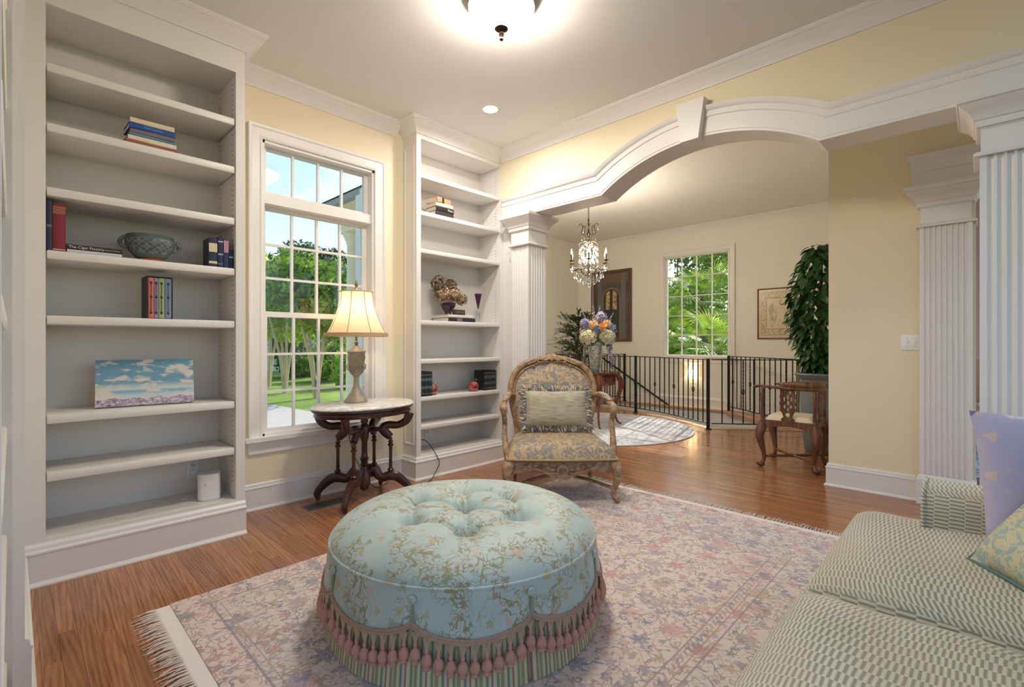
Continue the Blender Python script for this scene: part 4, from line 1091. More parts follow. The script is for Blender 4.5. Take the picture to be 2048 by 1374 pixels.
for sg in (-1, 1):
    for j, (x_, z_) in enumerate(((.07, .25), (.11, .262), (.15, .272), (.2, .278), (.25, .283))): m.ball((sg * x_, -.368 + .03 * (x_ / .4) ** 2, z_), .016 - .0012 * j, 8, 6, (1.4, .6, .8))
    m.tube(spline([(sg * .05, -.37, .225), (sg * .12, -.366, .225), (sg * .2, -.362, .26), (sg * .28, -.356, .275), (sg * .35, -.35, .26)], 5), .006, 6)
m.obj('carved_shell', GILT, ac)
for sg in (-1, 1):
    m = MB().tube(spline([(sg * .375, -.315, .31), (sg * .405, -.35, .27), (sg * .415, -.365, .2), (sg * .395, -.345, .11), (sg * .385, -.335, .05), (sg * .405, -.365, .02), (sg * .41, -.375, .012)], 6), lerpl([.036, .042, .034, .02, .016, .02, .014], 37), 12); m.ball((sg * .408, -.37, .016), .02, 10, 6, (1, 1.2, .75)); m.obj('front_leg', GILT, ac)
    m = MB().tube(spline([(sg * .33, .30, .31), (sg * .33, .31, .2), (sg * .335, .345, .08), (sg * .34, .38, -.010)], 6), lerpl([.03, .026, .02, .016], 19), 10); m.obj('back_leg', GILT, ac)
m = MB().tube(spline([(-.39, -.335, .1), (-.2, -.16, .125), (0, -.06, .13), (.2, -.16, .125), (.39, -.335, .1)], 8), .016, 8, flat=.8); m.obj('stretcher', GILT, ac)
m = MB().tube(spline([(-.335, .33, .1), (-.2, .12, .125), (0, -.03, .13), (.2, .12, .125), (.335, .33, .1)], 8), .016, 8, flat=.8); m.obj('stretcher', GILT, ac)
# seat cushion
def seat_pt(u, v):
    a = u * 2 - 1; b = v * 2 - 1
    wx = .425 - .05 * (b + 1) / 2
    ex = (1 - abs(a) ** 5); ey = (1 - abs(b) ** 5)
    return (a * wx * (1 - .03 * (1 - ey)), -.02 + b * .345 - .025 * (1 - a * a) * (1 if b < 0 else 0) * abs(b), .315 + .135 * max(0, ex * ey) ** .42)
m = MB().grid(seat_pt, 28, 26); m.grid(lambda u, v: (seat_pt(u, v)[0], seat_pt(u, v)[1], .312), 8, 8); m.obj('seat', TAP, ac, smooth=70)
rim = [seat_pt(i / 20, 0) for i in range(21)] + [seat_pt(1, i / 20) for i in range(1, 21)] + [seat_pt(1 - i / 20, 1) for i in range(1, 21)] + [seat_pt(0, 1 - i / 20) for i in range(1, 20)]
MB().tube([(x_, y_, .325) for x_, y_, z_ in rim], .008, 6, closed=True).obj('seat_welt', pm('gold_cord', (176, 146, 100), .7), ac)
# back
def back_outline(n=48):
    pts = [(-.315, .36), (-.33, .5), (-.365, .66), (-.375, .78), (-.345, .90), (-.27, .985), (-.16, 1.03), (-.06, 1.045), (0, 1.058)]
    pts = pts + [(-x_, z_) for x_, z_ in pts[-2::-1]]
    return [(p.x, p.y) for p in spline([(x_, z_, 0) for x_, z_ in pts], 4)]
bo_ = back_outline()
def bk(x_, z_, n): return (x_, .30 + (z_ - .36) * .24 + .06 * (1 - (x_ / .38) ** 2) * .6 + n, z_)
MB().tube([bk(x_, z_, 0) for x_, z_ in bo_] , lerpl([.03, .034, .036, .034, .036, .042, .036, .034, .036, .034, .03], len(bo_)), 10, flat=.8).obj('back_frame', GILT, ac)
MB().tube([bk(x_ * .93, .36 + (z_ - .36) * .945, -.026) for x_, z_ in bo_], .007, 6).obj('back_bead', GILT, ac)
MB().tube([bk(-.315, .37, 0), bk(0, .372, 0), bk(.315, .37, 0)], .026, 8).obj('lower_back_rail', GILT, ac)
m = MB()
for sg in (-1, 1):
    m.tube(spline([bk(sg * .01, 1.06, -.035), bk(sg * .06, 1.035, -.04), bk(sg * .1, 1.045, -.038), bk(sg * .16, 1.02, -.036), bk(sg * .22, .995, -.03)], 5), lerpl([.012, .014, .01, .012, .004], 21), 8)
    m.tube(spline([bk(sg * .03, 1.02, -.038), bk(sg * .09, 1.02, -.04), bk(sg * .15, 1.0, -.036), bk(sg * .2, .98, -.034)], 5), .006, 6)
    for j in range(4): m.ball(bk(sg * (.03 + j * .045), 1.045 - .007 * j * j, -.04), .012, 8, 6)
m.ball(bk(0, 1.045, -.04), .022, 10, 8, (1, .5, 1)); m.obj('crest_carving', GILT, ac)
cz = .70; cxm = 0
m = MB()
def bpan(u, v):
    i = u * (len(bo_) - 1); k = min(int(i), len(bo_) - 2); f = i - k
    x_ = bo_[k][0] * (1 - f) + bo_[k + 1][0] * f; z_ = bo_[k][1] * (1 - f) + bo_[k + 1][1] * f
    x_ *= .93; z_ = .38 + (z_ - .36) * .93
    xx = x_ * v; zz = cz + (z_ - cz) * v
    return bk(xx, zz, -.012 - .05 * (1 - v ** 3))
m.grid(bpan, 56, 10); k0 = len(m.v)
m.grid(lambda u, v: (lambda p: (p[0], p[1] + .055 + .01 * (1 - v), p[2]))(bpan(u, v)), 56, 3)
# close the lower edge fan
m.obj('back_upholstery', TAP, ac, smooth=70)
b0 = bpan(0, 1); b1 = bpan(1, 1); cc = bpan(0, 0)
MB().prism([(b0[0], b0[2]), (b1[0], b1[2]), (0, cz)], lambda a, b, n: bk(a, b, n - .02 - .03 * (1 if b > .6 else 0)), 0, .03).obj('back_lower_panel', TAP, ac)
for sg in (-1, 1):
    m = MB().tube(spline([bk(sg * .35, .72, -.01), (sg * .39, .22, .745), (sg * .425, .06, .715), (sg * .44, -.06, .69), (sg * .44, -.115, .675), (sg * .435, -.125, .645), (sg * .432, -.105, .63)], 6), lerpl([.024, .022, .022, .026, .03, .026, .018], 37), 10); m.ball((sg * .44, -.118, .668), .034, 10, 8, (.9, .9, .9)); m.obj('arm', GILT, ac)
    m = MB().tube(spline([(sg * .44, -.10, .655), (sg * .43, -.08, .56), (sg * .43, -.12, .45), (sg * .415, -.2, .36), (sg * .40, -.235, .30)], 6), lerpl([.024, .02, .022, .03, .034], 25), 10); m.obj('arm_support', GILT, ac)
    m = MB().tube(spline([(sg * .385, .20, .765), (sg * .415, .08, .745), (sg * .432, -.03, .722)], 6), lerpl([.014, .032, .014], 13), 10, flat=.8); m.obj('arm_pad', TAP, ac)
# lumbar pillow
lpw = thing('lumbar_pillow', 'oblong sage chenille pillow with looped fringe leaning on the armchair back', 'pillow', (-2.487 - .707 * .10, 3.104 + .707 * .10, .655), rot=(R(76), 0, R(45)))
def chenille():
    n = NT('sage_chenille'); v = n.coord(); f = n.noise(n.mapv(v, (14, 130, 14)), 1, 3)
    n.base(n.ramp(f, [(.3, srgb(150, 140, 116)), (.7, srgb(196, 186, 160))])); n.set(Roughness=.85, Sheen_Weight=.3); n.bump(f, .4, .003); return n.m
pillow(.54, .31, .15, 24, 18).obj('pillow_body', chenille(), lpw, smooth=180)
FRP = [pm('fringe_cream', (206, 190, 164), .9), pm('fringe_slate', (120, 118, 120), .9)]
for ci in (0, 1):
    m = MB(); q = random.Random(ci + 5)
    for i in range(190):
        s_ = i / 190 * 4; k = int(s_); f = s_ - k; a = f * 2 - 1
        ex, ey = ((a, -1), (1, a), (-a, 1), (-1, -a))[k]
        x_ = ex * (1 - .06 * (1 - ey * ey)) * .27; y_ = ey * (1 - .06 * (1 - ex * ex)) * .155
        d = Vector((ex if abs(ex) == 1 else ex * .3, ey if abs(ey) == 1 else ey * .3, 0)).normalized()
        l_ = q.uniform(.022, .04); sd = q.uniform(-.02, .02)
        m.tube([(x_ - d.x * .012, y_ - d.y * .012, q.uniform(-.006, .012)), (x_ + d.x * l_ * .6 + sd * .3, y_ + d.y * l_ * .6 - sd * .3, q.uniform(-.012, .02)), (x_ + d.x * l_ + sd, y_ + d.y * l_ - sd, q.uniform(-.012, .012))], [.005, .006, .004], 5)
    m.obj('fringe', FRP[ci], lpw, kind='stuff')

# ================================================================== SOFA
def sofa_mat():
    n = NT('sage_striped_weave'); p = n.sep(n.coord()); nn = n.sep(n.normal())
    side = n.math('GREATER_THAN', n.math('ABSOLUTE', nn[1]), .75)
    acr = n.sep(n.mix(side, n.comb(n.math('ADD', p[0], p[2]), 0, 0), n.comb(p[2], 0, 0)))[0]      # across the bars
    run = n.sep(n.mix(side, n.comb(p[1], 0, 0), n.comb(p[0], 0, 0)))[0]                            # along the bars
    wob = n.math('MULTIPLY', n.math('SUBTRACT', n.noise(n.coord(), 7, 2), .5), .012)
    cell = n.math('FLOOR', n.math('DIVIDE', n.math('ADD', run, wob), .046))
    ph = n.math('ADD', n.math('DIVIDE', n.math('ADD', acr, wob), .0145), n.math('MULTIPLY', cell, .5))
    fr_ = n.math('FRACT', ph)
    bar = n.band(fr_, .5, .27, .35)
    edge_ = n.band(n.math('FRACT', n.math('DIVIDE', n.math('ADD', run, wob), .046)), .0, .07, .4)
    tint = n.ramp(n.noise(n.coord(), 2.2, 2), [(.4, srgb(204, 196, 168)), (.6, srgb(212, 207, 188))])
    gr = n.ramp(n.noise(n.coord(), 3, 2), [(.4, srgb(134, 138, 116)), (.6, srgb(154, 148, 124))])
    c = n.mix(bar, gr, tint)
    c = n.mix(n.math('MULTIPLY', edge_, .35), c, srgb(224, 220, 202))
    n.base(c); n.set(Roughness=.85, Sheen_Weight=.3); n.bump(bar, .35, .004)
    return n.m
SOFA = sofa_mat()
sf = thing('sofa', 'sage and cream woven sofa with piped loose seat cushions and low arms', 'sofa', (.05, 1.8, 0))
def scush(y0, y1, x0=-.43, x1=.42, z0=.30, z1=.445, arm=None):
    """loose cushion, crowned, with optional T extension beyond the arm front"""
    def fn(u, v):
        a = u * 2 - 1; b = v * 2 - 1
        e = max(0, (1 - abs(a) ** 7) * (1 - abs(b) ** 7)) ** .4
        x_ = (x0 + x1) / 2 + a * (x1 - x0) / 2 - .05; y_ = (y0 + y1) / 2 + b * (y1 - y0) / 2 - 1.8
        if arm and b > 0:
            # T-shape: pull the side in behind the arm front
            if x_ + .05 > arm[0]: y_ = min(y_, arm[1] - 1.8)
        return (x_, y_, z0 + .055 + (z1 - z0 - .055) * e + .02 * e * math.cos(a * 1.3) * math.cos(b * 1.3) + .006 * math.sin(7 * a + 2 * b) * e)
    m = MB().grid(fn, 40, 40)
    m.grid(lambda u, v: (lambda p: (p[0], p[1], z0))(fn(u, v)), 40, 40)
    rim_ = [(i / 40, 0) for i in range(40)] + [(1, i / 40) for i in range(40)] + [(1 - i / 40, 1) for i in range(40)] + [(0, 1 - i / 40) for i in range(40)]
    k = len(m.v); top = [fn(u, v) for u, v in rim_]
    m.v += top + [(x_, y_, z0) for x_, y_, z_ in top]; n_ = len(top)
    m.f += [(k + i, k + (i + 1) % n_, k + n_ + (i + 1) % n_, k + n_ + i) for i in range(n_)]
    o = m.obj('seat_cushion', SOFA, sf, smooth=60)
    MB().tube(top, .0085, 6, closed=True).obj('piping', SOFA, o)
    MB().tube([(x_, y_, z0 + .006) for x_, y_, z_ in top], .007, 6, closed=True).obj('piping', SOFA, o)
scush(1.80, 2.82, arm=(-.13, 2.585))
scush(.78, 1.79)
def loc_sofa(m): m.v = [(x_ - .05, y_ - 1.8, z_) for x_, y_, z_ in m.v]; return m
loc_sofa(rbox((-.40, .55, .05), (.9, 2.84, .30), .015)).obj('base', SOFA, sf)
def arm_(y0, y1):
    def fn(u, v):
        # rounded tongue-shaped arm: sweep of a rounded section along x
        x_ = -.165 + u * 1.0; a = v * PI * 2
        c_, s_ = math.cos(a), math.sin(a)
        yy_ = math.copysign(abs(c_) ** .5, c_) * (y1 - y0) / 2 + (y0 + y1) / 2
        zz_ = .45 + math.copysign(abs(s_) ** .5, s_) * .165
        return (x_, yy_, zz_)
    m = MB().grid(fn, 8, 40)
    k = len(m.v); m.v += [fn(0, j / 40) for j in range(40)]; m.f.append(tuple(range(k, k + 40)))
    loc_sofa(m); o = m.obj('arm', SOFA, sf, smooth=50)
    MB().tube([(p[0] - .05 - .001, p[1] - 1.8, p[2]) for p in [fn(0, j / 40) for j in range(40)]], .008, 6, closed=True).obj('piping', SOFA, o)
arm_(2.585, 2.85); arm_(.5, .77)
loc_sofa(rbox((.5, .55, .2), (.92, 2.84, .86), .06, 4)).obj('back', SOFA, sf)
for y_ in (.6, 2.78):
    for x_ in (-.36, .85): loc_sofa(MB().lathe([(.018, .0125 if x_ < 0 else 0), (.026, .05)], 10, c=(x_, y_, 0))).obj('foot', MAHOG, sf)
for k, (y0, y1) in enumerate(((.79, 1.79), (1.81, 2.58))):
    m = pillow(y1 - y0, .5, .2, 18, 14, .03); m.v = [(.565 - z_ + (y_ + .2) * .12 - .05, x_ + (y0 + y1) / 2 - 1.8, y_ + .70) for x_, y_, z_ in m.v]; m.obj('back_cushion', SOFA, sf, smooth=180)
def lav_mat():
    n = NT('lavender_print'); v = n.coord()
    c = flower_layer(n, v, 15, .26, [srgb(206, 176, 150), srgb(172, 164, 190), srgb(214, 186, 160), srgb(172, 164, 188)], srgb(174, 166, 190), None, .4, 3.0, 1.0)
    n.base(c); n.set(Roughness=.8, Sheen_Weight=.4); return n.m
pw1 = thing('throw_pillow', 'lavender throw pillow with scattered gold motifs against the sofa arm', 'pillow', (.235, 2.455, .70), rot=(R(72), R(2), R(22)))
pillow(.52, .52, .13, 22, 22, .05).obj('pillow_body', lav_mat(), pw1, smooth=70)
TEALD = damask('teal_gold_damask', (150, 172, 170), (206, 194, 152), 9)
pw2 = thing('throw_pillow', 'teal and gold damask throw pillow with twisted cord edge on the sofa', 'pillow', (.25, 2.13, .665), rot=(R(50), 0, R(-60)))
pbm = pillow(.52, .52, .14, 22, 22, .05); pbm.obj('pillow_body', TEALD, pw2, smooth=70)
cpts = []
for k in range(4):
    for i in range(14):
        a = i / 14 * 2 - 1; ex, ey = ((a, -1), (1, a), (-a, 1), (-1, -a))[k]; cpts.append((ex * (1 - .05 * (1 - ey * ey)) * .262, ey * (1 - .05 * (1 - ex * ex)) * .262, 0))
MB().tube(cpts, .006, 6, closed=True).obj('cord_edge', pm('teal_cord', (96, 128, 128), .7, bump=.8, vscale=60), pw2)

# ================================================================== CEILING LIGHTS
def can(label, x, y, zc, power, group=None):
    c = thing('recessed_light', label, 'downlight', (x, y, zc), group=group)
    MB().lathe([(.062, -.002), (.09, -.004), (.095, -.001), (.095, .0), (.062, .0)], 32, cap=False).obj('trim_ring', TRIM, c)
    MB().lathe([(.001, -.0015), (.062, -.0015)], 32, cap=False).obj('lens', emit('downlight_lens', (255, 240, 215), 9), c)
    l = bpy.data.lights.new('downlight', 'AREA'); l.shape = 'DISK'; l.size = .12; l.energy = power * LAMP; l.color = (1, .985, .97); l.spread = R(170)
    o = bpy.data.objects.new('downlight', l); col.objects.link(o); o.parent = c; o.location = (0, 0, -.008)
can('round recessed ceiling downlight in front of the narrow bookcase', -2.942, 2.783, ZC, 14)
fm = thing('flush_ceiling_light', 'frosted glass bowl ceiling light with a dark bronze finial', 'ceiling light', (-1.95, 1.93, ZC))
MB().lathe([(.014, -.166), (.06, -.16), (.12, -.14), (.165, -.105), (.187, -.06)], 40, cap=False).obj('glass_bowl', emit('lit_alabaster_glass', (255, 244, 226), 72), fm)
MB().lathe([(.08, 0), (.085, -.02), (.06, -.045), (.012, -.05), (.012, -.16), (.036, -.165), (.04, -.178), (.022, -.19), (.012, -.195), (.018, -.207), (.01, -.222), (.012, -.235), (.003, -.245)], 24).obj('finial_stem', BRONZE, fm)
MB().lathe([(.16, 0), (.188, -.03), (.19, -.06), (.183, -.06), (.155, -.0)], 40, cap=False).obj('pan', BRONZE, fm)

# ================================================================== FOYER
ft = thing('foyer_table', 'small square cherry table with cabriole legs and a glass top in the foyer', 'table', (-4.07, 5.95, .012))
ft.location.z = .0215
h = .25
tp = []
for k in range(4):
    for i in range(10):
        a = i / 10 * 2 - 1; ex, ey = ((a, -1), (1, a), (-a, 1), (-1, -a))[k]; q = 1 + .06 * math.cos(a * PI) ; tp.append((ex * .29 * (q if abs(ex) == 1 else 1), ey * .29 * (q if abs(ey) == 1 else 1)))
MB().prism(tp, lambda a, b, n: (a, b, n), .735, .76).obj('top', CHERRY, ft)
MB().prism([(a * 1.02, b * 1.02) for a, b in tp], lambda a, b, n: (a, b, n), .7605, .768).obj('glass_plate', CRYSTAL, ft)
for k in range(4):
    M = Rm(PI / 2 * k, 'Z')
    m = MB().grid(lambda u, v: ((u - .5) * .42, -.225 - .03 * math.sin(PI * v) * math.cos((u - .5) * PI) , .735 - .15 * v - .02 * math.sin(u * PI) * v), 14, 8); m2 = MB().add(m, M); m2.obj('apron', CHERRY, ft, smooth=60)
    m = MB().tube(spline([(h - .02, -h + .02, .74), (h + .015, -h - .015, .66), (h + .03, -h - .03, .56), (h - .01, -h + .01, .36), (h - .035, -h + .035, .16), (h - .01, -h + .01, .04), (h + .03, -h - .03, .0)], 6), lerpl([.035, .045, .038, .024, .017, .015, .012], 37), 10); m2 = MB().add(m, M); m2.obj('leg', CHERRY, ft)
# vase with flowers
VZ = .7895
vs_ = thing('flower_vase', 'tall mosaic mirror-glass vase with a bouquet of white, blue and peach flowers', 'flower arrangement', (-4.03, 5.92, VZ + .001))
def mosaic():
    n = NT('mirror_mosaic'); v = n.coord(); vo = n.voro(v, 75)
    n.base(n.ramp(n.sep(vo['Color'])[0], [(.0, srgb(120, 132, 132)), (.4, srgb(186, 194, 192)), (.8, srgb(226, 228, 226))])); n.set(Metallic=.75, Roughness=.15); n.bump(vo['Distance'], .6, .006); return n.m
MB().lathe([(.068, 0), (.072, .01), (.112, .36), (.118, .40), (.11, .40), (.1, .35), (.06, .02), (.001, .015)], 28, cap=False).obj('vase', mosaic(), vs_)
WHF = [pm('hydrangea_white', (236, 232, 218), .8), pm('hydrangea_cream', (222, 212, 180), .8), pm('hydrangea_green_white', (214, 216, 184), .8)]
BLF = [pm('delphinium_blue', (126, 146, 204), .8), pm('delphinium_pale', (176, 186, 220), .8), pm('lilac', (176, 160, 200), .8)]
PEF = [pm('rose_peach', (238, 200, 160), .8), pm('rose_cream', (240, 222, 192), .8)]
# camera right is (+.72,+.70); up z
def vr(r_, f, z_): return (r_ * .719 + f * .695, r_ * .695 - f * .719, z_)
for i, (r_, f, z_, rad, cs, n_) in enumerate([(-.12, .1, .50, .115, WHF, 220), (.15, .1, .50, .11, WHF, 220), (-.05, .1, .68, .055, PEF, 60), (.15, .08, .69, .055, PEF, 60), (.22, .02, .62, .075, BLF, 120), (-.16, .0, .70, .06, BLF, 110), (.08, .02, .78, .08, BLF[1:], 130), (.0, .05, .6, .09, BLF, 120), (.0, -.1, .6, .12, WHF, 140)]):
    floret_ball(vr(r_, f, z_), rad, n_ * 2 // 3, cs, .042, vs_, 'flower_head', seed=20 + i)
def spike(base_, tip, n_, cols, parent, seed, s0=.02, name='flower_spike', droop=0):
    q = random.Random(seed); b_ = Vector(base_); t_ = Vector(tip); o = MB().tube([b_, (b_ + t_) / 2 + Vector((0, 0, droop)), t_], .004, 6).obj(name, pm('stem_green', (86, 112, 66), .6), parent)
    ms = [MB() for _ in cols]
    for i in range(n_):
        f = (i + .5) / n_; p = b_.lerp(t_, f) + Vector((0, 0, droop * 4 * f * (1 - f))); a = q.uniform(0, 6.28); d = Vector((math.cos(a), math.sin(a), q.uniform(-.3, .5))).normalized(); s = s0 * (1.25 - f) * q.uniform(.8, 1.3); k = q.randrange(len(cols))
        c = p + d * s * 1.1; M = Matrix.Translation(c) @ d.to_track_quat('Z', 'Y').to_matrix().to_4x4()
        k0 = len(ms[k].v)
        ms[k].v += [tuple(M @ Vector((s * math.cos(j * 1.2566), s * math.sin(j * 1.2566), s * .35))) for j in range(5)] + [tuple(M @ Vector((0, 0, -s * .4)))]
        ms[k].f += [(k0 + j, k0 + (j + 1) % 5, k0 + 5) for j in range(5)]
    for mm, cc in zip(ms, cols):
        if mm.v: mm.obj('florets', cc, o, smooth=0, kind='stuff')
spike(vr(-.02, 0, .5), vr(-.03, -.02, .98), 60, [BLF[1], BLF[2], WHF[1]], vs_, 1); spike(vr(.03, 0, .5), vr(.07, -.04, .96), 60, [BLF[2], BLF[1]], vs_, 2); spike(vr(-.08, 0, .5), vr(-.18, 0, .88), 50, BLF, vs_, 3); spike(vr(.1, 0, .5), vr(.26, 0, .86), 50, BLF, vs_, 4)
spike(vr(.17, .06, .46), vr(.23, .1, .02), 90, [BLF[1], BLF[2], pm('lilac_pale', (214, 206, 222), .8)], vs_, 5, .024, 'trailing_wisteria', .03)
spike(vr(-.14, .06, .46), vr(-.20, .08, .04), 70, [BLF[2], pm('amaranth_green', (190, 194, 150), .8)], vs_, 6, .016, 'trailing_amaranth', .03)
m = MB().lathe([(.004, 0), (.02, .05), (.045, .10), (.06, .14), (.055, .145), (.03, .1), (.01, .05)], 16, cap=False); m2 = MB().add(m, Tm(*vr(.06, .13, .56)) @ Rm(R(30), 'Y') @ Rm(R(20), 'X')); m2.obj('calla_lily', pm('apricot_calla', (224, 164, 92), .5), vs_)
LEAFG = pm('bouquet_leaf', (52, 84, 40), .5)
for k in range(16):
    a = 2 * PI * k / 16; m = MB().grid(lambda u, v: ((.09 + .13 * u) * math.cos(a) - (v - .5) * .1 * math.sin(PI * u) * math.sin(a), (.09 + .13 * u) * math.sin(a) + (v - .5) * .1 * math.sin(PI * u) * math.cos(a), .41 + .05 * math.sin(PI * u) - .04 * u), 7, 4); m.obj('leaf', LEAFG, vs_)

# foliage helper
def leaf_mesh(l_, w_, fold=.25, droop=.2):
    m = MB(); n_ = 5
    for i in range(n_ + 1):
        u = i / n_; ww = w_ * math.sin(PI * min(1, u * .92 + .06)) ** .9 / 2; z_ = -droop * l_ * u * u
        m.v += [(u * l_, -ww, z_ + fold * ww), (u * l_, 0, z_), (u * l_, ww, z_ + fold * ww)]
    for i in range(n_):
        b_ = i * 3; m.f += [(b_, b_ + 3, b_ + 4, b_ + 1), (b_ + 1, b_ + 4, b_ + 5, b_ + 2)]
    return m
def leaf_pile(n_, fn, lm, seed):
    """fn(q)->(pos, direction, scale)"""
    q = random.Random(seed); m = MB()
    for _ in range(n_):
        p, d, s = fn(q)
        M = Matrix.Translation(p) @ Vector(d).to_track_quat('X', 'Z').to_matrix().to_4x4() @ Rm(q.uniform(-.6, .6), 'X') @ Matrix.Scale(s, 4)
        m.add(lm, M)
    return m
def leafmat(name, a, b, trans=.35):
    n = NT(name); v = n.coord(); c = n.mix(n.ramp(n.noise(v, 3.0, 3), [(.35, 0.0), (.65, 1.0)]), srgb(*a), srgb(*b)); n.base(c); n.set(Roughness=.45)
    tl = n.node('ShaderNodeBsdfTranslucent'); n.t.links.new(n.mix(1.0, c, (1.6, 1.7, .7), 'MULTIPLY'), tl.inputs[0]); ms = n.node('ShaderNodeMixShader'); ms.inputs[0].default_value = trans
    n.t.links.new(n.b.outputs[0], ms.inputs[1]); n.t.links.new(tl.outputs[0], ms.inputs[2]); n.t.links.new(ms.outputs[0], n.out.inputs[0]); return n.m
BARK = pm('bark', (96, 78, 62), .85, var=.25, vscale=14, bump=.6)
# olive tree
ol = thing('olive_tree', 'dark green artificial olive tree behind the foyer table', 'tree', (-5.12, 6.98, 0))
MB().lathe([(.13, .0), (.16, .02), (.18, .26), (.19, .3), (.17, .3), (.16, .25)], 24).obj('pot', pm('dark_basket', (70, 56, 44), .8, bump=.8, vscale=30), ol)
MB().tube(spline([(0, 0, .25), (.02, .02, .7), (-.02, .0, 1.1), (.02, .02, 1.6)], 6), lerpl([.025, .022, .018, .01], 19), 8).obj('trunk', BARK, ol)
OLV = leafmat('olive_leaf', (36, 58, 36), (84, 108, 74), .1)
tw = MB(); lv = MB(); q = random.Random(3)
lm_ = leaf_mesh(.075, .019)
for i in range(230):
    z_ = q.uniform(.7, 1.75); a = q.uniform(0, 6.28); b_ = Vector((0, 0, z_ - .1)); L_ = q.uniform(.2, .5) * (1.15 - abs(z_ - 1.2) * .7); d = Vector((math.cos(a), math.sin(a), q.uniform(-.1, .7))).normalized(); tip = b_ + d * L_ - Vector((0, 0, .1 * L_))
    tw.tube([b_, (b_ + tip) / 2 + Vector((0, 0, .03)), tip], [.004, .003, .001], 4)
    for j in range(16):
        f = .3 + .7 * j / 15; p = b_.lerp(tip, f) + Vector((0, 0, .12 * f * (1 - f))); dd = (d + Vector((q.uniform(-.8, .8), q.uniform(-.8, .8), q.uniform(-.2, .7)))).normalized()
        lv.add(lm_, Matrix.Translation(p) @ dd.to_track_quat('X', 'Z').to_matrix().to_4x4() @ Matrix.Scale(q.uniform(.7, 1.2), 4))
tw.obj('twigs', BARK, ol, kind='stuff'); lv.obj('foliage', OLV, ol, smooth=0, kind='stuff')
# ficus in a tall pot
fc = thing('ficus_tree', 'glossy dark green ficus cascading from a tall blue-grey pot behind the corner chair', 'plant', (-1.25, 6.2, 0))
POT = pm('blue_grey_pot', (112, 124, 128), .6, var=.2, vscale=10)
MB().lathe([(.15, 0), (.165, .02), (.2, .4), (.215, .72), (.2, .76), (.205, .8), (.25, .84), (.262, .86), (.255, .875), (.235, .87), (.19, .8), (.18, .7)], 32).obj('pot', POT, fc)
MB().tube(spline([(0, 0, .7), (.03, 0, 1.1), (-.02, .02, 1.5), (.0, .0, 2.1)], 6), lerpl([.03, .026, .022, .012], 19), 8).obj('trunk', BARK, fc)
FIC = leafmat('ficus_leaf', (22, 52, 26), (62, 110, 54), .12)
FLM = leaf_mesh(.095, .05, .3, .25).mesh('leaf', 0)
q = random.Random(11)
leaves = []
for i in range(1500):
    z_ = q.uniform(.92, 2.28); env = .245 * math.sin(PI * min(1, max(.08, (z_ - .85) / 1.5))) ** .7 + .05
    a = q.uniform(0, 6.28); r_ = env * q.uniform(.55, 1.05)
    p = Vector((r_ * math.cos(a), r_ * math.sin(a), z_)); vis = (p.x * .695 - p.y * .719) + q.uniform(-.05, .05) - (p.x * .719 + p.y * .695) * .8
    leaves.append((-vis, p, Vector((math.cos(a), math.sin(a), q.uniform(-1.3, -.1))).normalized(), q.uniform(.75, 1.25), q.uniform(-.6, .6)))
leaves.sort(key=lambda t_: t_[0])
rest = MB(); flm_b = leaf_mesh(.095, .05, .3, .25)
for i, (_, p, d, s, ro) in enumerate(leaves):
    M = Matrix.Translation(p) @ d.to_track_quat('X', 'Z').to_matrix().to_4x4() @ Rm(ro, 'X') @ Matrix.Scale(s, 4)
    if i < 290: mk('leaf', FLM, FIC, fc).matrix_basis = M
    else: rest.add(flm_b, M)
rest.obj('foliage', FIC, fc, smooth=0, kind='stuff')
m = MB()
for i in range(24):
    a = q.uniform(0, 6.28); z_ = q.uniform(1.2, 2.1); m.tube(spline([(0, 0, z_), (.12 * math.cos(a), .12 * math.sin(a), z_ + .08), (.27 * math.cos(a), .27 * math.sin(a), z_ - .1), (.3 * math.cos(a), .3 * math.sin(a), z_ - .4)], 4), .004, 5)
m.obj('branches', BARK, fc, kind='stuff')

# railings
BAL = MB().box((-.0065, -.0065, 0), (.0065, .0065, 1)).mesh('baluster', 0)
tw_ = MB()
pts = []
tm = MB()
def sqr(z_, a, r_): return [(r_ * math.cos(a + PI / 4 + k * PI / 2), r_ * math.sin(a + PI / 4 + k * PI / 2), z_) for k in range(4)]
rows = [sqr(i / 60, (i / 60 * 26 if .0 < i / 60 < 1 else 0), .0095) for i in range(61)]
for r_ in rows: tm.v += r_
for i in range(60): tm.f += [(i * 4 + k, i * 4 + (k + 1) % 4, i * 4 + 4 + (k + 1) % 4, i * 4 + 4 + k) for k in range(4)]
TWB = tm.mesh('twisted_baluster', 0)
bk_ = MB()
for k in range(4): bk_.tube([(.022 * math.sin(PI * i / 10) * math.cos(k * PI / 2 + i * .25), .022 * math.sin(PI * i / 10) * math.sin(k * PI / 2 + i * .25), .09 * i / 10 - .045) for i in range(11)], .0035, 5)
BSK = bk_.mesh('basket', 60)
RH = .98
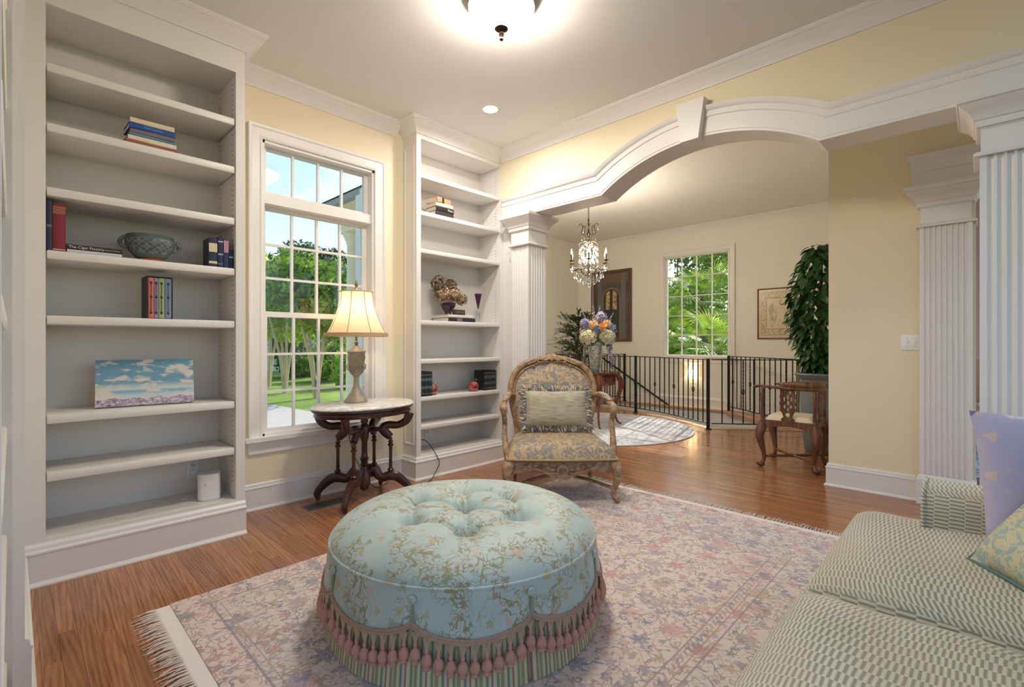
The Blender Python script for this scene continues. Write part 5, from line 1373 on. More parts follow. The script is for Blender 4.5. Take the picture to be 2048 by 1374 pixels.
def railing(label, path, posts, spacing=.105, off=0, basket_every=4, first=2, zb=.09):
    t_ = thing('stair_railing', label, 'railing', (path[0][0], path[0][1], 0)); ox, oy = path[0][0], path[0][1]
    L3 = [(x_ - ox, y_ - oy) for x_, y_ in path]
    MB().sweep(L3, [(-.02, RH - .012), (-.02, RH), (.02, RH), (.02, RH - .012)], lambda a, b, n: (a, b, n)).obj('top_rail', BLACKM, t_, smooth=30)
    MB().sweep(L3, [(-.008, zb - .012), (-.008, zb), (.008, zb), (.008, zb - .012)], lambda a, b, n: (a, b, n)).obj('bottom_rail', BLACKM, t_, smooth=30)
    # arc-length stations
    acc = [0]
    for p_, q_ in zip(L3[:-1], L3[1:]): acc.append(acc[-1] + math.hypot(q_[0] - p_[0], q_[1] - p_[1]))
    def at(s):
        for i in range(len(acc) - 1):
            if s <= acc[i + 1] + 1e-9:
                f = (s - acc[i]) / max(1e-9, acc[i + 1] - acc[i]); return (L3[i][0] + (L3[i + 1][0] - L3[i][0]) * f, L3[i][1] + (L3[i + 1][1] - L3[i][1]) * f)
        return L3[-1]
    n_ = max(2, int(acc[-1] / spacing)); 
    for i in range(1, n_):
        x_, y_ = at(acc[-1] * i / n_); b_ = i % basket_every == first
        o = mk('baluster', TWB if b_ else BAL, BLACKM, t_, loc=(x_, y_, zb - .004)); o.scale = (1, 1, RH - zb - .004)
        if b_:
            s_ = mk('basket', BSK, BLACKM, o, loc=(0, 0, .5)); s_.scale = (1, 1, 1 / (RH - zb))
    for s in posts:
        x_, y_ = at(s * acc[-1]); m_ = MB().box((x_ - .018, y_ - .018, 0), (x_ + .018, y_ + .018, RH + .008)); m_.box((x_ - .035, y_ - .035, 0.004), (x_ + .035, y_ + .035, .014)); m_.obj('post', BLACKM, t_, smooth=0)
    return t_
near = [(p.x, p.y - .03) for p in hole_near if p.x > -6.45]
railing('curved black iron stair railing with basket balusters behind the round rug', near, (0, .55, 1.0), .115)
off = Vector((0, -.03, 0))
railing('straight black iron railing section between the curved rail and the corner chair', [(P1.x + .04, P1.y - .01), (P2.x, P2.y - .03)], (1.0,), .13, first=3)
railing('black iron railing section against the far foyer wall below the framed document', [(P3.x, P3.y), (P2.x - .04, P2.y + .01)], (0.0,), .13, first=1)
railing('short black iron guard rail in the far left corner of the stairwell', [(P4.x, P4.y), (-6.4, P4.y - .05)], (0.0, 1.0), .13)
hr = thing('wall_handrail', 'black iron handrail sloping down the stairwell wall', 'handrail', (-4.9, YF - .07, .3))
MB().tube([(-1.1, 0, .66), (1.03, 0, -.59)], .017, 8).obj('rail', BLACKM, hr)
for f in (.15, .86):
    x_, z_ = -1.1 + 2.13 * f, .66 - 1.25 * f; m = MB().tube([(x_, 0, z_ - .01), (x_, .0, z_ - .06), (x_, .065, z_ - .06)], .007, 6); m.obj('bracket', BLACKM, hr)
    m = MB().lathe([(.032, 0), (.032, .008)], 16); m.v = [(x_ + a, .062 + c_, z_ - .06 + b) for a, b, c_ in m.v]; m.obj('rosette', BLACKM, hr)
sn = thing('wall_sconce', 'small lit half-round wall sconce below the foyer window', 'sconce', (-3.914, YF, .60))
m = MB().grid(lambda u, v: ((.085 + .03 * v) * math.cos(PI * u + PI), (.085 + .03 * v) * math.sin(PI * u + PI), .0 + .13 * (1 - v)), 16, 4); m.obj('shade', translucent('sconce_glass', (244, 226, 196), (255, 226, 184), .7), sn, smooth=60)
MB().box((-.03, -.012, .02), (.03, 0, .12)).obj('back_plate', BRONZE, sn, smooth=0)
MB().tube([(0, -.01, .12), (0, -.04, .15), (0, -.05, .13)], .006, 6).obj('arm', BRONZE, sn)
scl = bpy.data.lights.new('sconce_bulb', 'POINT'); scl.energy = 3 * LAMP; scl.color = (1, .75, .45); scl.shadow_soft_size = .02
so = bpy.data.objects.new('sconce_bulb', scl); col.objects.link(so); so.parent = sn; so.location = (0, -.055, .06)

# pictures on the far wall
def framed(name, label, x0, x1, z0, z1, fw_, fmat, art, dp=.03, mat_w=0):
    t_ = thing(name, label, 'picture', ((x0 + x1) / 2, YF, (z0 + z1) / 2)); a = (x1 - x0) / 2; b = (z1 - z0) / 2
    MB().sweep([(-a, -b), (-a, b), (a, b), (a, -b)], [(0, 0), (0, dp), (-fw_ * .5, dp * 1.15), (-fw_, dp * .7), (-fw_, 0)], lambda x_, z_, n: (x_, -n - .001, z_), closed=True).obj('frame', fmat, t_, smooth=30)
    MB().box((-a + fw_ * .8, -.012, -b + fw_ * .8), (a - fw_ * .8, -.002, b - fw_ * .8)).obj('art', art, t_, smooth=0)
    return t_, a, b
def doorart():
    # painted architectural scene: a panelled door with an arched head between columns
    n = NT('door_painting'); s = n.sep(n.coord()); x_, z_ = s[0], s[2]
    ax_ = n.math('ABSOLUTE', x_)
    c = n.ramp(n.noise(n.coord(), 4, 4), [(.3, srgb(66, 62, 62)), (.7, srgb(98, 92, 88))])
    c = n.mix(n.math('GREATER_THAN', z_, .5), c, srgb(112, 88, 74))
    colm = n.band(ax_, .30, .055, .05); c = n.mix(colm, c, n.ramp(n.math('FRACT', n.math('MULTIPLY', ax_, 26)), [(0, srgb(88, 86, 88)), (.5, srgb(128, 124, 120)), (1, srgb(78, 76, 78))]))
    # arched dark opening
    top = n.math('SUBTRACT', z_, .16); rr = n.math('SQRT', n.math('ADD', n.math('MULTIPLY', x_, x_), n.math('MULTIPLY', n.math('MAXIMUM', top, 0.0), n.math('MAXIMUM', top, 0.0))))
    ring_ = n.math('LESS_THAN', rr, .235); c = n.mix(n.math('MULTIPLY', ring_, n.math('LESS_THAN', z_, .42)), c, srgb(124, 104, 90))
    ins = n.math('LESS_THAN', rr, .195); c = n.mix(ins, c, srgb(44, 54, 58))
    gl = n.math('MULTIPLY', n.band(ax_, .085, .05, .05), n.math('MULTIPLY', n.math('GREATER_THAN', z_, -.08), n.math('LESS_THAN', rr, .17)))
    fil = n.ramp(n.noise(n.coord(), 22, 3, .6, 2.5), [(.42, srgb(60, 50, 40)), (.5, srgb(196, 150, 80)), (.6, srgb(226, 206, 150))])
    c = n.mix(gl, c, fil)
    n.base(c); n.set(Roughness=.4); return n.m
dpic, a, b = framed('door_painting', 'large dark painting of an arched door between columns, in a bronze frame', -6.19, -5.2, 1.25, 2.77, .06, wood('bronze_frame', (64, 48, 36), (98, 74, 54), (128, 100, 72)), doorart(), .05)
def docart():
    n = NT('engraved_document'); s = n.sep(n.coord()); v = n.coord()
    c = n.mix(n.noise(v, 6, 3), srgb(206, 190, 158), srgb(220, 206, 176))
    ex = n.math('MAXIMUM', n.math('MULTIPLY', n.math('ABSOLUTE', s[0]), 1 / .31), n.math('MULTIPLY', n.math('ABSOLUTE', s[2]), 1 / .375))
    orn_ = n.math('GREATER_THAN', n.noise(v, 26, 3, .6, 2.5), .53)
    bd = n.band(ex, .83, .13, .05); c = n.mix(n.math('MULTIPLY', n.math('MULTIPLY', bd, orn_), .8), c, srgb(112, 96, 76))
    ln = n.math('MAXIMUM', n.band(ex, .69, .012), n.band(ex, .975, .01)); c = n.mix(n.math('MULTIPLY', ln, .8), c, srgb(120, 102, 80))
    inn = n.math('LESS_THAN', ex, .66)
    lines = n.math('MULTIPLY', n.math('GREATER_THAN', n.math('SINE', n.math('MULTIPLY', s[2], 330)), .3), n.math('GREATER_THAN', n.noise(n.mapv(v, (60, 1, 30)), 1, 2), .5))
    blk = n.math('MULTIPLY', n.math('MULTIPLY', inn, lines), n.math('MULTIPLY', n.math('GREATER_THAN', s[0], -.06), n.math('LESS_THAN', s[2], .12)))
    c = n.mix(n.math('MULTIPLY', blk, .5), c, srgb(140, 124, 100))
    # standing robed figure in line work at left, seal at top
    dx_ = n.math('SUBTRACT', s[0], -.125); fig = n.math('LESS_THAN', n.math('ADD', n.math('MULTIPLY', n.math('MULTIPLY', dx_, dx_), 220), n.math('MULTIPLY', n.math('MULTIPLY', n.math('SUBTRACT', s[2], -.03), n.math('SUBTRACT', s[2], -.03)), 24)), 1.0)
    c = n.mix(n.math('MULTIPLY', n.math('MULTIPLY', fig, n.math('GREATER_THAN', n.noise(n.mapv(v, (60, 1, 9)), 1, 3, .6, 1), .52)), .7), c, srgb(120, 104, 84))
    sx_ = n.vmath('LENGTH', n.comb(n.math('SUBTRACT', s[0], .03), n.math('SUBTRACT', s[2], .18), 0)); c = n.mix(n.math('MULTIPLY', n.math('LESS_THAN', sx_, .05), n.math('GREATER_THAN', n.noise(v, 40, 2), .5)), c, srgb(96, 82, 66))
    n.base(c); n.set(Roughness=.3); return n.m
framed('framed_document', 'old engraved document with ornate border in a thin brown frame', -2.76, -2.04, 1.275, 2.14, .022, wood('thin_brown_frame', (84, 60, 40), (124, 92, 62), (150, 116, 82)), docart(), .025)

# ---- chandelier
ch = thing('chandelier', 'bronze crystal chandelier with six lit candles hanging in the foyer', 'chandelier', (-3.97, 5.66, 0))
ch.location.z = 1.98
CZT = ZF - 1.98
m = MB().lathe([(.001, CZT - .03), (.05, CZT - .03), (.06, CZT - .001)], 20); m.obj('canopy', BRONZE, ch)
zt = CZT - .03; link = MB().tube([(.011 * math.cos(a), 0, .02 * math.sin(a)) for a in [2 * PI * k / 12 for k in range(12)]], .003, 5, closed=True).mesh('chain_link')
k = 0
while zt > .98: mk('chain_link', link, BRONZE, ch, loc=(0, 0, zt - .018), rot=(0, 0, PI / 2 * (k % 2))); zt -= .031; k += 1
MB().lathe([(.004, .99), (.012, .96), (.006, .93), (.016, .9), (.008, .86), (.014, .8), (.02, .74), (.01, .7), (.008, .4), (.02, .36), (.03, .32), (.012, .28), (.02, .2), (.004, .16)], 14).obj('center_stem', BRONZE, ch)
DROP = MB().lathe([(.001, 0), (.006, -.012), (.014, -.045), (.012, -.06), (.001, -.075)], 6).mesh('crystal_drop', 0)
BEAD = MB().ball((0, 0, 0), .009, 8, 6).mesh('crystal_bead', 0)
def drop(p, s=1.0): o = mk('crystal_drop', DROP, CRYSTAL, ch, loc=p); o.scale = (s, s, s)
def bead(p, s=1.0): o = mk('crystal_bead', BEAD, CRYSTAL, ch, loc=p); o.scale = (s, s, s)
for k in range(5):
    a = 2 * PI * k / 5 + .3; c_, s_ = math.cos(a), math.sin(a)
    MB().tube([(r_ * c_, r_ * s_, z_) for r_, z_ in [(p.x, p.y) for p in spline([(.01, .78, 0), (.06, .74, 0), (.1, .78, 0), (.085, .85, 0), (.1, .9, 0), (.13, .9, 0), (.14, .87, 0)], 5)]], .005, 6).obj('crown_scroll', BRONZE, ch)
    drop((.14 * c_, .14 * s_, .865), .8); drop((.1 * c_, .1 * s_, .73), .8)
for k in range(8):
    a = 2 * PI * k / 8; c_, s_ = math.cos(a), math.sin(a)
    MB().tube([(r_ * c_, r_ * s_, z_) for r_, z_ in [(p.x, p.y) for p in spline([(.02, .64, 0), (.07, .655, 0), (.12, .635, 0), (.14, .6, 0), (.115, .52, 0), (.14, .44, 0)], 5)]], .004, 6).obj('cage_rib', BRONZE, ch)
    for j in range(4): drop((.13 * c_, .13 * s_, .6 - j * .09), .9)
    for j in range(6): r_ = .05 + .08 * math.sin(j / 5 * PI); bead((r_ * math.cos(a + .39), r_ * math.sin(a + .39), .62 - j * .045))
FLAME = emit('candle_bulb_glow', (255, 226, 176), 26)
for k in range(6):
    a = 2 * PI * k / 6 + .1; c_, s_ = math.cos(a), math.sin(a)
    arm = MB().tube([(r_ * c_, r_ * s_, z_) for r_, z_ in [(p.x, p.y) for p in spline([(.02, .18, 0), (.08, .2, 0), (.15, .28, 0), (.22, .27, 0), (.275, .31, 0), (.27, .37, 0)], 5)]], .0055, 6).obj('arm', BRONZE, ch)
    MB().lathe([(.006, .36), (.034, .368), (.036, .374), (.01, .376), (.011, .38)], 16, c=(.27 * c_, .27 * s_, 0)).obj('drip_pan', BRONZE, arm)
    MB().lathe([(.0095, .376), (.0095, .46)], 12, c=(.27 * c_, .27 * s_, 0)).obj('candle_sleeve', BRONZE, arm)
    MB().lathe([(.004, .46), (.011, .475), (.012, .49), (.006, .515), (.001, .535)], 12, c=(.27 * c_, .27 * s_, 0)).obj('bulb', FLAME, arm)
    drop((.27 * c_, .27 * s_, .355), 1.5); drop((.3 * c_, .3 * s_, .33), 1.0); drop((.2 * c_, .2 * s_, .26), 1.4)
for (n_, r_, z_, s) in ((16, .2, .24, 1.3), (14, .15, .19, 1.3), (10, .09, .14, 1.2), (6, .04, .11, 1.1), (10, .07, .44, 1.1), (8, .05, .34, 1.1)):
    for k in range(n_): a = 2 * PI * k / n_; drop((r_ * math.cos(a), r_ * math.sin(a), z_), s)
MB().lathe([(.2, .245), (.204, .25), (.2, .255), (.196, .25)], 32, cap=False).obj('lower_ring', BRONZE, ch)
MB().ball((0, 0, .035), .036, 20, 14).obj('crystal_ball', CRYSTAL, ch)
cl_ = bpy.data.lights.new('chandelier_glow', 'POINT'); cl_.energy = 90 * LAMP; cl_.color = (1, .86, .66); cl_.shadow_soft_size = .2
co = bpy.data.objects.new('chandelier_glow', cl_); col.objects.link(co); co.parent = ch; co.location = (0, 0, .52)

# ---- corner chair
cc = thing('corner_chair', 'carved walnut corner chair with pierced splats and a cream seat', 'chair', (-1.315, 5.335, 0), rotz=R(2))
hh = .222
corner = {'FL': (-hh, -hh), 'F': (hh, -hh), 'R': (hh, hh), 'L': (-hh, hh)}
for nme, (x_, y_) in corner.items():
    ox, oy = (1 if x_ > 0 else -1), (1 if y_ > 0 else -1); d = .7
    m = MB().tube(spline([(x_, y_, .43), (x_ + ox * .012, y_ + oy * .012, .36), (x_ + ox * .02, y_ + oy * .02, .3), (x_ - ox * .005, y_ - oy * .005, .16), (x_ - ox * .012, y_ - oy * .012, .08), (x_ + ox * .005, y_ + oy * .005, .035)], 6), lerpl([.03, .045, .04, .022, .017, .02], 31), 10)
    m.ball((x_ + ox * .012, y_ + oy * .012, .03), .036, 12, 8, (1.05, 1.05, .8)); m.obj('leg', WALNUT, cc)
    if nme != 'L':
        MB().lathe([(.022, .43), (.024, .46), (.014, .475), (.019, .49), (.017, .52), (.014, .62), (.02, .66), (.015, .675), (.022, .70), (.014, .72), (.013, .765)], 14, c=(x_, y_, 0)).obj('arm_post', WALNUT, cc)
for (p_, q_) in (('FL', 'F'), ('F', 'R'), ('R', 'L'), ('L', 'FL')):
    a_, b_ = corner[p_], corner[q_]; dx_, dy_ = b_[0] - a_[0], b_[1] - a_[1]; L_ = math.hypot(dx_, dy_); ux, uy = dx_ / L_, dy_ / L_
    poly = [(.02, .46), (L_ - .02, .46), (L_ - .02, .36)] + [(L_ / 2 + (L_ / 2 - .03) * math.cos(PI * i / 8), .36 + .05 * math.sin(PI * i / 8)) for i in range(9)] + [(.02, .36)]
    MB().prism(poly, lambda s_, z_, n: (a_[0] + ux * s_ - uy * n, a_[1] + uy * s_ + ux * n, z_), -.014, .014).obj('seat_rail', WALNUT, cc, smooth=30)
def cs(u, v):
    a, b = u * 2 - 1, v * 2 - 1; e = max(0, (1 - a ** 6) * (1 - b ** 6)) ** .45; return (a * .205, b * .205, .455 + .055 * e)
m = MB().grid(cs, 20, 20); m.grid(lambda u, v: ((u * 2 - 1) * .205, (v * 2 - 1) * .205, .453), 4, 4); m.obj('seat', pm('cream_leather', (226, 214, 184), .5), cc, smooth=80)
# arm rail wraps the back corner; crest on top
arc_ = spline([(-hh - .07, -hh - .02, .775), (-hh - .02, -hh - .012, .785), (-hh + .1, -hh - .02, .78), (.05, -hh - .03, .775), (hh - .04, -hh - .02, .775), (hh + .015, -hh + .04, .775), (hh + .03, -.05, .775), (hh + .02, hh - .1, .78), (hh + .012, hh + .02, .785), (hh + .02, hh + .07, .775)], 6)
MB().tube(arc_, lerpl([.03, .024, .024, .03, .034, .034, .03, .024, .024, .03], len(arc_)), 10, flat=.55).obj('arm_rail', WALNUT, cc)
crs = [p for p in arc_ if p.x > -hh + .12 and p.y < hh - .12]
m = MB().tube([p + Vector((0, 0, .035)) for p in crs], lerpl([.006, .026, .03, .032, .03, .026, .006], len(crs)), 10, flat=1.3); m.obj('crest', WALNUT, cc)
for (ux, uy, bx, by) in ((1, 0, 0, -hh), (0, 1, hh, 0)):
    sp_ = thing('x', '', '') if False else None
    outl_ = [(-.05, .46), (-.06, .475), (-.035, .50), (-.045, .53), (-.07, .57), (-.06, .60), (-.075, .63), (-.06, .66), (-.07, .69), (-.06, .73), (-.065, .77)]
    poly = outl_ + [(-x_, z_) for x_, z_ in outl_[::-1]]
    bm = bmesh.new()
    holes = [(0, .52, .018, .022), (-.025, .60, .009, .02), (.025, .60, .009, .02), (0, .635, .01, .022), (-.03, .67, .009, .02), (.03, .67, .009, .02), (0, .69, .009, .018), (-.02, .735, .009, .014), (.02, .735, .009, .014), (0, .575, .008, .014)]
    # lattice of bars leaves the holes open: build as strips
    m = MB()
    NX, NZ = 26, 50
    def inside(x_, z_):
        if not (.46 <= z_ <= .77): return False
        for (xa, za), (xb, zb) in zip(outl_[:-1], outl_[1:]):
            if za <= z_ <= zb or zb <= z_ <= za:
                f = (z_ - za) / (zb - za + 1e-9); hw_ = abs(xa + (xb - xa) * f)
                if abs(x_) > hw_: return False
                break
        return not any(((x_ - hx) / rx) ** 2 + ((z_ - hz) / rz) ** 2 < 1 for hx, hz, rx, rz in holes)
    for i in range(NX):
        for j in range(NZ):
            x0_, x1_ = -.078 + .156 * i / NX, -.078 + .156 * (i + 1) / NX; z0_, z1_ = .46 + .31 * j / NZ, .46 + .31 * (j + 1) / NZ
            if inside((x0_ + x1_) / 2, (z0_ + z1_) / 2):
                for n_ in (-.007, .007):
                    k0 = len(m.v); m.v += [(bx + ux * x_ + uy * n_, by + uy * x_ + ux * n_, z_) for x_, z_ in ((x0_, z0_), (x1_, z0_), (x1_, z1_), (x0_, z1_))]; m.f.append((k0, k0 + 1, k0 + 2, k0 + 3))
                for (xa, za, xb, zb, di, dj) in ((x0_, z0_, x0_, z1_, -1, 0), (x1_, z0_, x1_, z1_, 1, 0), (x0_, z0_, x1_, z0_, 0, -1), (x0_, z1_, x1_, z1_, 0, 1)):
                    if not inside((x0_ + x1_) / 2 + di * .156 / NX, (z0_ + z1_) / 2 + dj * .31 / NZ):
                        k0 = len(m.v); m.v += [(bx + ux * xx + uy * n_, by + uy * xx + ux * n_, zz) for xx, zz, n_ in ((xa, za, -.007), (xb, zb, -.007), (xb, zb, .007), (xa, za, .007))]; m.f.append((k0, k0 + 1, k0 + 2, k0 + 3))
    bm.free()
    m.obj('pierced_splat', WALNUT, cc, smooth=0)
for (p_, q_) in (('FL', 'R'), ('F', 'L')):
    a_, b_ = Vector((*corner[p_], .10)), Vector((*corner[q_], .10)); MB().tube([a_.lerp(b_, i / 12) for i in range(13)], [.008, .012, .014, .01, .015, .01, .016, .01, .015, .01, .014, .012, .008], 8).obj('stretcher', WALNUT, cc)

# ---- light switch
swi = thing('light_switch', 'double white toggle light switch plate on the cream wall', 'switch', (-.38, 4.81, 1.208))
m = rbox((-.062, -.007, -.06), (.062, 0, .06), .003); m.obj('plate', WHITEP, swi)
for sg in (-1, 1):
    MB().box((sg * .023 - .005, -.018, -.004), (sg * .023 + .005, -.006, .012)).obj('toggle', WHITEP, swi, smooth=0)
    for dz in (-.03, .03): MB().ball((sg * .023, -.007, dz), .003, 8, 6).obj('screw', CHROME, swi)

# ---- pink dining room chair and rug
dc = thing('dining_chair', 'peach upholstered chair with curved wood arm in the pink room', 'chair', (.08, 7.6, .0079), rotz=R(-15))
PEACH = pm('peach_stripe', (222, 168, 146), .7, var=.1, vscale=12)
rbox((-.3, -.28, .3), (.3, .28, .46), .04, 3).obj('seat', PEACH, dc); rbox((-.28, .24, .5), (.28, .32, 1.0), .04, 3).obj('back', PEACH, dc)
for sx in (-1, 1):
    for sy in (-1, 1): MB().tube([(sx * .27, sy * .25, .32), (sx * .28, sy * .27, 0)], [.022, .014], 8).obj('leg', MAHOG, dc)
    MB().tube(spline([(sx * .29, .25, .7), (sx * .31, .05, .68), (sx * .31, -.15, .66), (sx * .3, -.18, .6), (sx * .29, -.16, .44)], 5), .018, 8).obj('arm', MAHOG, dc)
prm = MB().box((-.6, 6.0, 0), (1.6, 8.2, .008)); 
def prug():
    n = NT('pale_blue_dining_rug'); v = n.pos(); n.base(n.mix(vines(n, v, 5, .04, 2.0), n.mix(n.noise(v, 3, 2), srgb(214, 220, 230), srgb(236, 234, 234)), srgb(160, 170, 192))); n.set(Roughness=.95); return n.m
o = prm.obj('area_rug', prug(), smooth=0); tag(o, 'pale blue rug on the pink room floor', 'rug')

# ================================================================== OUTDOORS
GZ = -.5
def grass():
    n = NT('lawn'); v = n.pos(); n.base(n.ramp(n.noise(v, .7, 5, .6), [(.3, srgb(92, 124, 44)), (.55, srgb(132, 160, 62)), (.75, srgb(160, 176, 86))])); n.set(Roughness=.9); n.bump(n.noise(v, 18, 3), .5, .05); return n.m
struct(MB().box((-120, -60, GZ - .2), (-6.9, 90, GZ)).obj('lawn', grass(), smooth=0)); struct(MB().box((-6.9, 9.3, GZ - .2), (60, 90, GZ)).obj('lawn', grass(), smooth=0))
struct(MB().box((-6.9, -60, GZ - .2), (-4.0, 3.5, GZ)).obj('lawn', grass(), smooth=0))
conc = pm('concrete_drive', (190, 186, 180), .85, var=.08, vscale=2, bump=.2)
o = MB().prism([(-7.0, -6), (-7.0, 3.0), (-10.5, 5.2), (-14.0, 5.0), (-20, -2), (-20, -8)], lambda a, b, n: (a, b, n), GZ, GZ + .02).obj('driveway', conc, smooth=0); o['kind'] = 'structure'
def tree_leafcloud(m_, c, r_, n_, size, q, sq=.8):
    for _ in range(n_):
        d = Vector((q.gauss(0, 1), q.gauss(0, 1), q.gauss(0, 1))).normalized(); p = Vector(c) + Vector((d.x, d.y, d.z * sq)) * r_ * q.uniform(.35, 1) ** .6
        s = size * q.uniform(.6, 1.3); e1 = Vector((q.gauss(0, 1), q.gauss(0, 1), q.gauss(0, 1))).normalized(); e2 = e1.cross(d).normalized() if abs(e1.dot(d)) < .95 else Vector((0, 0, 1)); k0 = len(m_.v)
        m_.v += [tuple(p - e1 * s), tuple(p + e2 * s * .5), tuple(p + e1 * s), tuple(p - e2 * s * .5)]; m_.f.append((k0, k0 + 1, k0 + 2, k0 + 3))
def tree(label, loc, h_, cr, mat, seed, trunks=1, trunk_h=.45, size=.16, blobs=12, n_=420, bark=None, name='tree', spread=1.0, group=None):
    q = random.Random(seed); t_ = thing(name, label, 'tree', loc, group=group)
    for k in range(trunks):
        a = 2 * PI * k / max(1, trunks) + q.uniform(-.3, .3); f = .0 if trunks == 1 else .28; m_ = MB().tube(spline([(.08 * f * math.cos(a), .08 * f * math.sin(a), -.05), (f * .6 * math.cos(a) + q.uniform(-.05, .05), f * .6 * math.sin(a), h_ * trunk_h * .5), (f * 1.6 * math.cos(a), f * 1.6 * math.sin(a), h_ * trunk_h), (f * 3 * math.cos(a), f * 3 * math.sin(a), h_ * .8)], 5), lerpl([.022 * h_, .018 * h_, .014 * h_, .004 * h_] if trunks == 1 else [.06, .05, .045, .01], 16), 8); m_.obj('trunk', bark or BARK, t_)
    m_ = MB()
    for b_ in range(blobs):
        a = q.uniform(0, 6.28); rr = cr * q.uniform(.15, .75) * spread; z_ = h_ * q.uniform(trunk_h, .93); c = (rr * math.cos(a), rr * math.sin(a), z_); tree_leafcloud(m_, c, cr * q.uniform(.35, .55), n_, size, q)
    m_.obj('foliage', mat, t_, smooth=0, kind='stuff'); return t_
LF1 = leafmat('tree_leaf_mid', (70, 104, 40), (140, 168, 70), .4); LF2 = leafmat('tree_leaf_dark', (40, 62, 40), (84, 108, 70), .3); LF3 = leafmat('tree_leaf_bright', (112, 148, 52), (178, 196, 90), .45)
MYR = pm('crape_myrtle_bark', (196, 176, 150), .8, var=.15, vscale=8)
def ext(px, d, zz=GZ): return (-.6952 * d + .7188 * (px - 1024) / FPX * d, .7188 * d + .6952 * (px - 1024) / FPX * d, zz)
tree('multi-trunk crape myrtle with pale bark on the lawn, beside the driveway', ext(570, 16.5), 4.6, 2.0, LF3, 1, 4, .5, .12, 12, 420, MYR, 'crape_myrtle')
tree('multi-trunk crape myrtle with pale bark on the lawn, nearer the porch column', ext(632, 15.0), 4.4, 1.9, LF1, 2, 4, .5, .12, 12, 420, MYR, 'crape_myrtle')
tree('slender crape myrtle behind the driveway edge', ext(538, 19), 4.4, 1.7, LF3, 3, 3, .5, .12, 10, 380, MYR, 'crape_myrtle')
tree('tall dark pine-like tree in the middle distance', ext(640, 50), 12.5, 3.6, LF2, 4, 1, .45, .26, 18, 420)
tree('dark round tree at the left behind the myrtles', ext(500, 38), 8.6, 3.6, LF2, 5, 1, .35, .28, 16, 420)
tree('bright green tree between the dark ones', ext(490, 25), 6.0, 3.0, LF3, 6, 1, .3, .24, 16, 420)
tree('mid green tree behind the neighbouring house', ext(765, 60), 11, 4.0, LF1, 7, 1, .3, .34, 16, 400)
tree('broad mid green tree at the back of the lawn', ext(430, 50), 9.5, 4.5, LF1, 8, 1, .3, .34, 16, 400)
tree('bushy bright tree far across the lawn', ext(545, 60), 9.5, 4.5, LF1, 9, 1, .2, .34, 16, 400)
tree('rounded green hedge shrub below the house', ext(665, 22), 1.7, 1.3, LF1, 10, 1, .1, .12, 10, 380, name='shrub')
tree('dark evergreen hedge shrub by the myrtles', ext(600, 24), 1.9, 1.6, LF2, 11, 1, .1, .12, 10, 380, name='shrub')
tree('low olive green shrub beside the porch', ext(712, 19), 1.6, 1.2, LF3, 12, 1, .1, .12, 10, 380, name='shrub')
# neighbour's house
nh = thing('neighbour_house', 'white two-storey neighbouring house with grey roof and dark shutters', 'house', ext(690, 33), rotz=R(46))
HS = pm('white_siding', (226, 230, 234), .7)
hw = MB().box((-4, -3, 0), (4, 3, 5.0)).obj('wall', HS, nh, smooth=0)
MB().prism([(-4.5, 4.9), (4.5, 4.9), (0, 7.0)], lambda a, b, n: (a, n, b), -3.4, 3.4).obj('roof', pm('slate_roof', (92, 96, 104), .8), nh, smooth=0)
for (x_, z_) in ((-2.6, 3.3), (-.8, 3.3), (1.2, 3.3), (2.9, 3.3), (-2.6, .8), (1.2, .8)):
    wn_ = MB().box((x_ - .45, -3.06, z_), (x_ + .45, -2.99, z_ + 1.2)).obj('window', pm('dark_pane', (60, 70, 84), .15), nh, smooth=0)
    MB().box((x_ + .5, -3.08, z_ - .05), (x_ + .9, -2.99, z_ + 1.25)).obj('shutter', pm('shutter_navy', (44, 52, 66), .6), wn_, smooth=0); MB().box((x_ - .9, -3.08, z_ - .05), (x_ - .5, -2.99, z_ + 1.25)).obj('shutter', pm('shutter_navy', (44, 52, 66), .6), wn_, smooth=0)
# entrance porch of this house
pr = thing('entry_porch', 'cream entry porch roof with round column and white rail outside the window', 'porch', (-8.3, 4.4, GZ))
CRM = pm('cream_stucco', (232, 224, 190), .7)
MB().lathe([(.2, 0), (.2, .12), (.17, .15), (.16, .2), (.135, 3.5), (.15, 3.52), (.15, 3.56), (.2, 3.66), (.21, 3.72)], 28, c=(0, 0, 0)).obj('column', CRM, pr)
MB().box((-.22, -.22, 3.72), (1.5, 4.5, 4.05)).obj('beam', CRM, pr, smooth=0)
MB().box((-.42, -.5, 4.05), (1.5, 4.8, 4.14)).obj('soffit', CRM, pr, smooth=0)
MB().sweep([(-.42, 4.8), (-.42, -.5), (1.5, -.5)], [(0, 0), (-.08, .02), (-.1, .1), (-.02, .14), (0, .14)], lambda a, b, n: (a, b, 4.05 + n)).obj('gutter', pm('gutter_grey', (150, 152, 152), .5), pr)
rf = MB(); rf.v = [(-.52, -.6, 4.18), (1.52, -.6, 4.18), (1.52, 4.9, 4.18), (-.52, 4.9, 4.18), (1.45, 2.1, 5.8), (1.52, 2.1, 5.8)]; rf.f = [(0, 1, 5, 4), (0, 4, 3), (3, 4, 5, 2), (1, 2, 5), (0, 3, 2, 1)]
def shingle():
    n = NT('roof_shingles'); v = n.pos(); s = n.sep(v); n.base(n.mix(n.math('GREATER_THAN', n.math('FRACT', n.math('MULTIPLY', s[2], 9)), .85), n.mix(n.noise(v, 9, 3), srgb(92, 94, 100), srgb(128, 128, 130)), srgb(64, 66, 72))); n.set(Roughness=.9); return n.m
rf.obj('roof', shingle(), pr, smooth=0)
for k in range(12): MB().box((-.02, .3 + k * .16, .15), (.02, .34 + k * .16, 1.05)).obj('baluster', TRIM, pr, smooth=0)
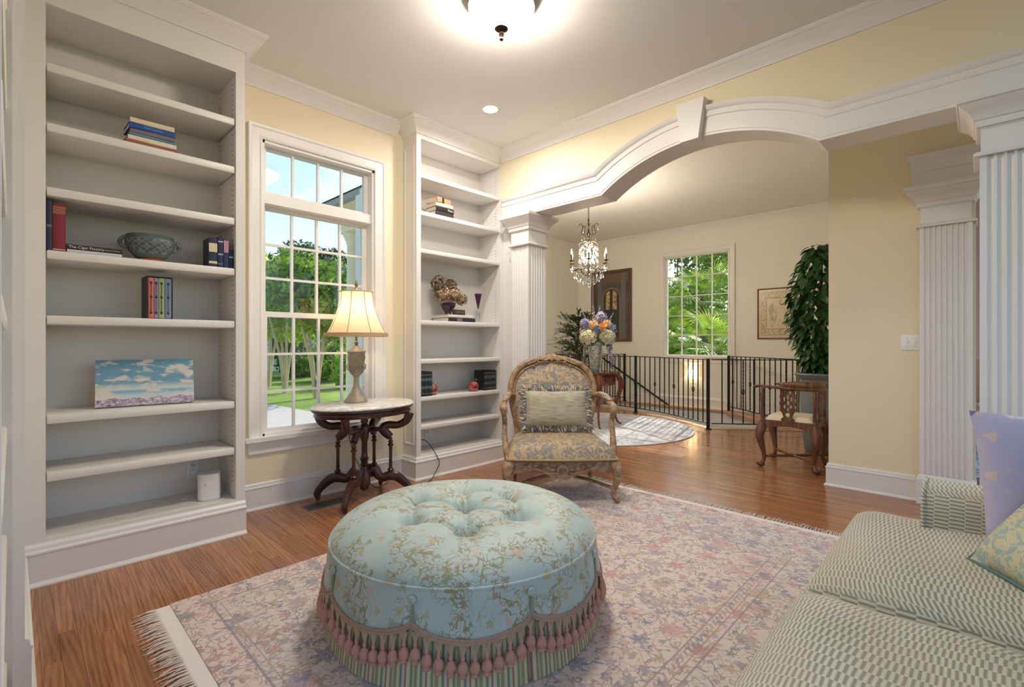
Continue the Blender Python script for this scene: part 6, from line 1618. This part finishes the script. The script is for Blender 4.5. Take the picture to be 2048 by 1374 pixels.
MB().box((-.04, .14, 1.05), (.04, 2.4, 1.12)).obj('handrail', TRIM, pr, smooth=0); MB().box((-.5, -.5, -.02), (1.5, 4.8, .14)).obj('porch_deck', conc, pr, smooth=0)
# beyond the foyer window: palms and trees
PALM = leafmat('palm_frond', (84, 116, 52), (160, 180, 90), .4)
def palm(label, loc, h_, nf, fl__, seed):
    q = random.Random(seed); t_ = thing('palm', label, 'palm', loc)
    MB().tube([(0, 0, -.05), (.03, 0, h_ * .5), (0, .03, h_)], [.12, .1, .09], 10).obj('trunk', BARK, t_)
    for k in range(nf):
        a = q.uniform(0, 6.28); el = q.uniform(-.35, 1.1); L_ = fl__ * q.uniform(.7, 1.1); d = Vector((math.cos(a) * math.cos(el), math.sin(a) * math.cos(el), math.sin(el))); side = d.cross(Vector((0, 0, 1))).normalized(); m_ = MB(); b0 = Vector((0, 0, h_)); hub = b0 + d * L_ * .5
        m_.tube([b0, b0 + d * L_ * .25 + Vector((0, 0, .03)), hub], [.012, .009, .006], 5)
        upv = side.cross(d).normalized()
        for j in range(17):
            th = (j / 16 - .5) * 2.5; r1 = d * math.cos(th) + side * math.sin(th); tip = hub + r1 * L_ * .62 + Vector((0, 0, -.18 * L_ * (.5 + abs(th) * .4))); w_ = upv.cross(r1).normalized() * .022; mid = hub + r1 * L_ * .3 + upv * .02; k0 = len(m_.v); m_.v += [tuple(hub), tuple(mid - w_), tuple(tip), tuple(mid + w_)]; m_.f.append((k0, k0 + 1, k0 + 2, k0 + 3))
        m_.obj('frond', PALM, t_, smooth=0)
    return t_
palm('fan palm with arching fronds close outside the foyer window', (-4.7, 12.3, GZ), 1.5, 22, 1.5, 1)
palm('lower fan palm to the right outside the foyer window', ext(1480, 14.5), 1.1, 20, 1.5, 2)
palm('tall fan palm behind the other palms', ext(1405, 17.5), 3.3, 22, 1.6, 3)
tree('tall thin-crowned tree with dark trunk beyond the palms', ext(1355, 33), 9.5, 2.8, LF2, 21, 1, .3, .15, 14, 300)
tree('tall leafy tree with forked trunk beyond the palms', ext(1412, 24), 9, 2.5, LF1, 22, 1, .3, .15, 14, 320)
tree('pale green tree right of the forked tree', ext(1560, 27), 8.5, 2.6, LF3, 23, 1, .3, .16, 14, 320)
tree('dense bright shrub under the palms', ext(1335, 20), 2.2, 1.4, LF3, 24, 1, .1, .12, 12, 380, name='shrub')
tree('dense yellow-green shrub right of the palms', ext(1425, 27), 2.4, 2.0, LF3, 25, 1, .1, .12, 12, 380, name='shrub')
tree('dark leafy tree left of the forked tree beyond the foyer window', ext(1235, 19.5), 6.5, 1.7, LF2, 31, 1, .2, .13, 14, 240)
tree('mid green background tree behind the tall palm', ext(1385, 45), 12.0, 3.6, LF1, 32, 1, .15, .17, 16, 200)
tree('broad leafy background tree far beyond the foyer window', ext(1440, 57), 13.0, 3.8, LF1, 33, 1, .15, .17, 16, 200)
palm('fan palm with spreading fronds near the left jamb of the foyer window', ext(1318, 14), 1.9, 22, 1.1, 4)
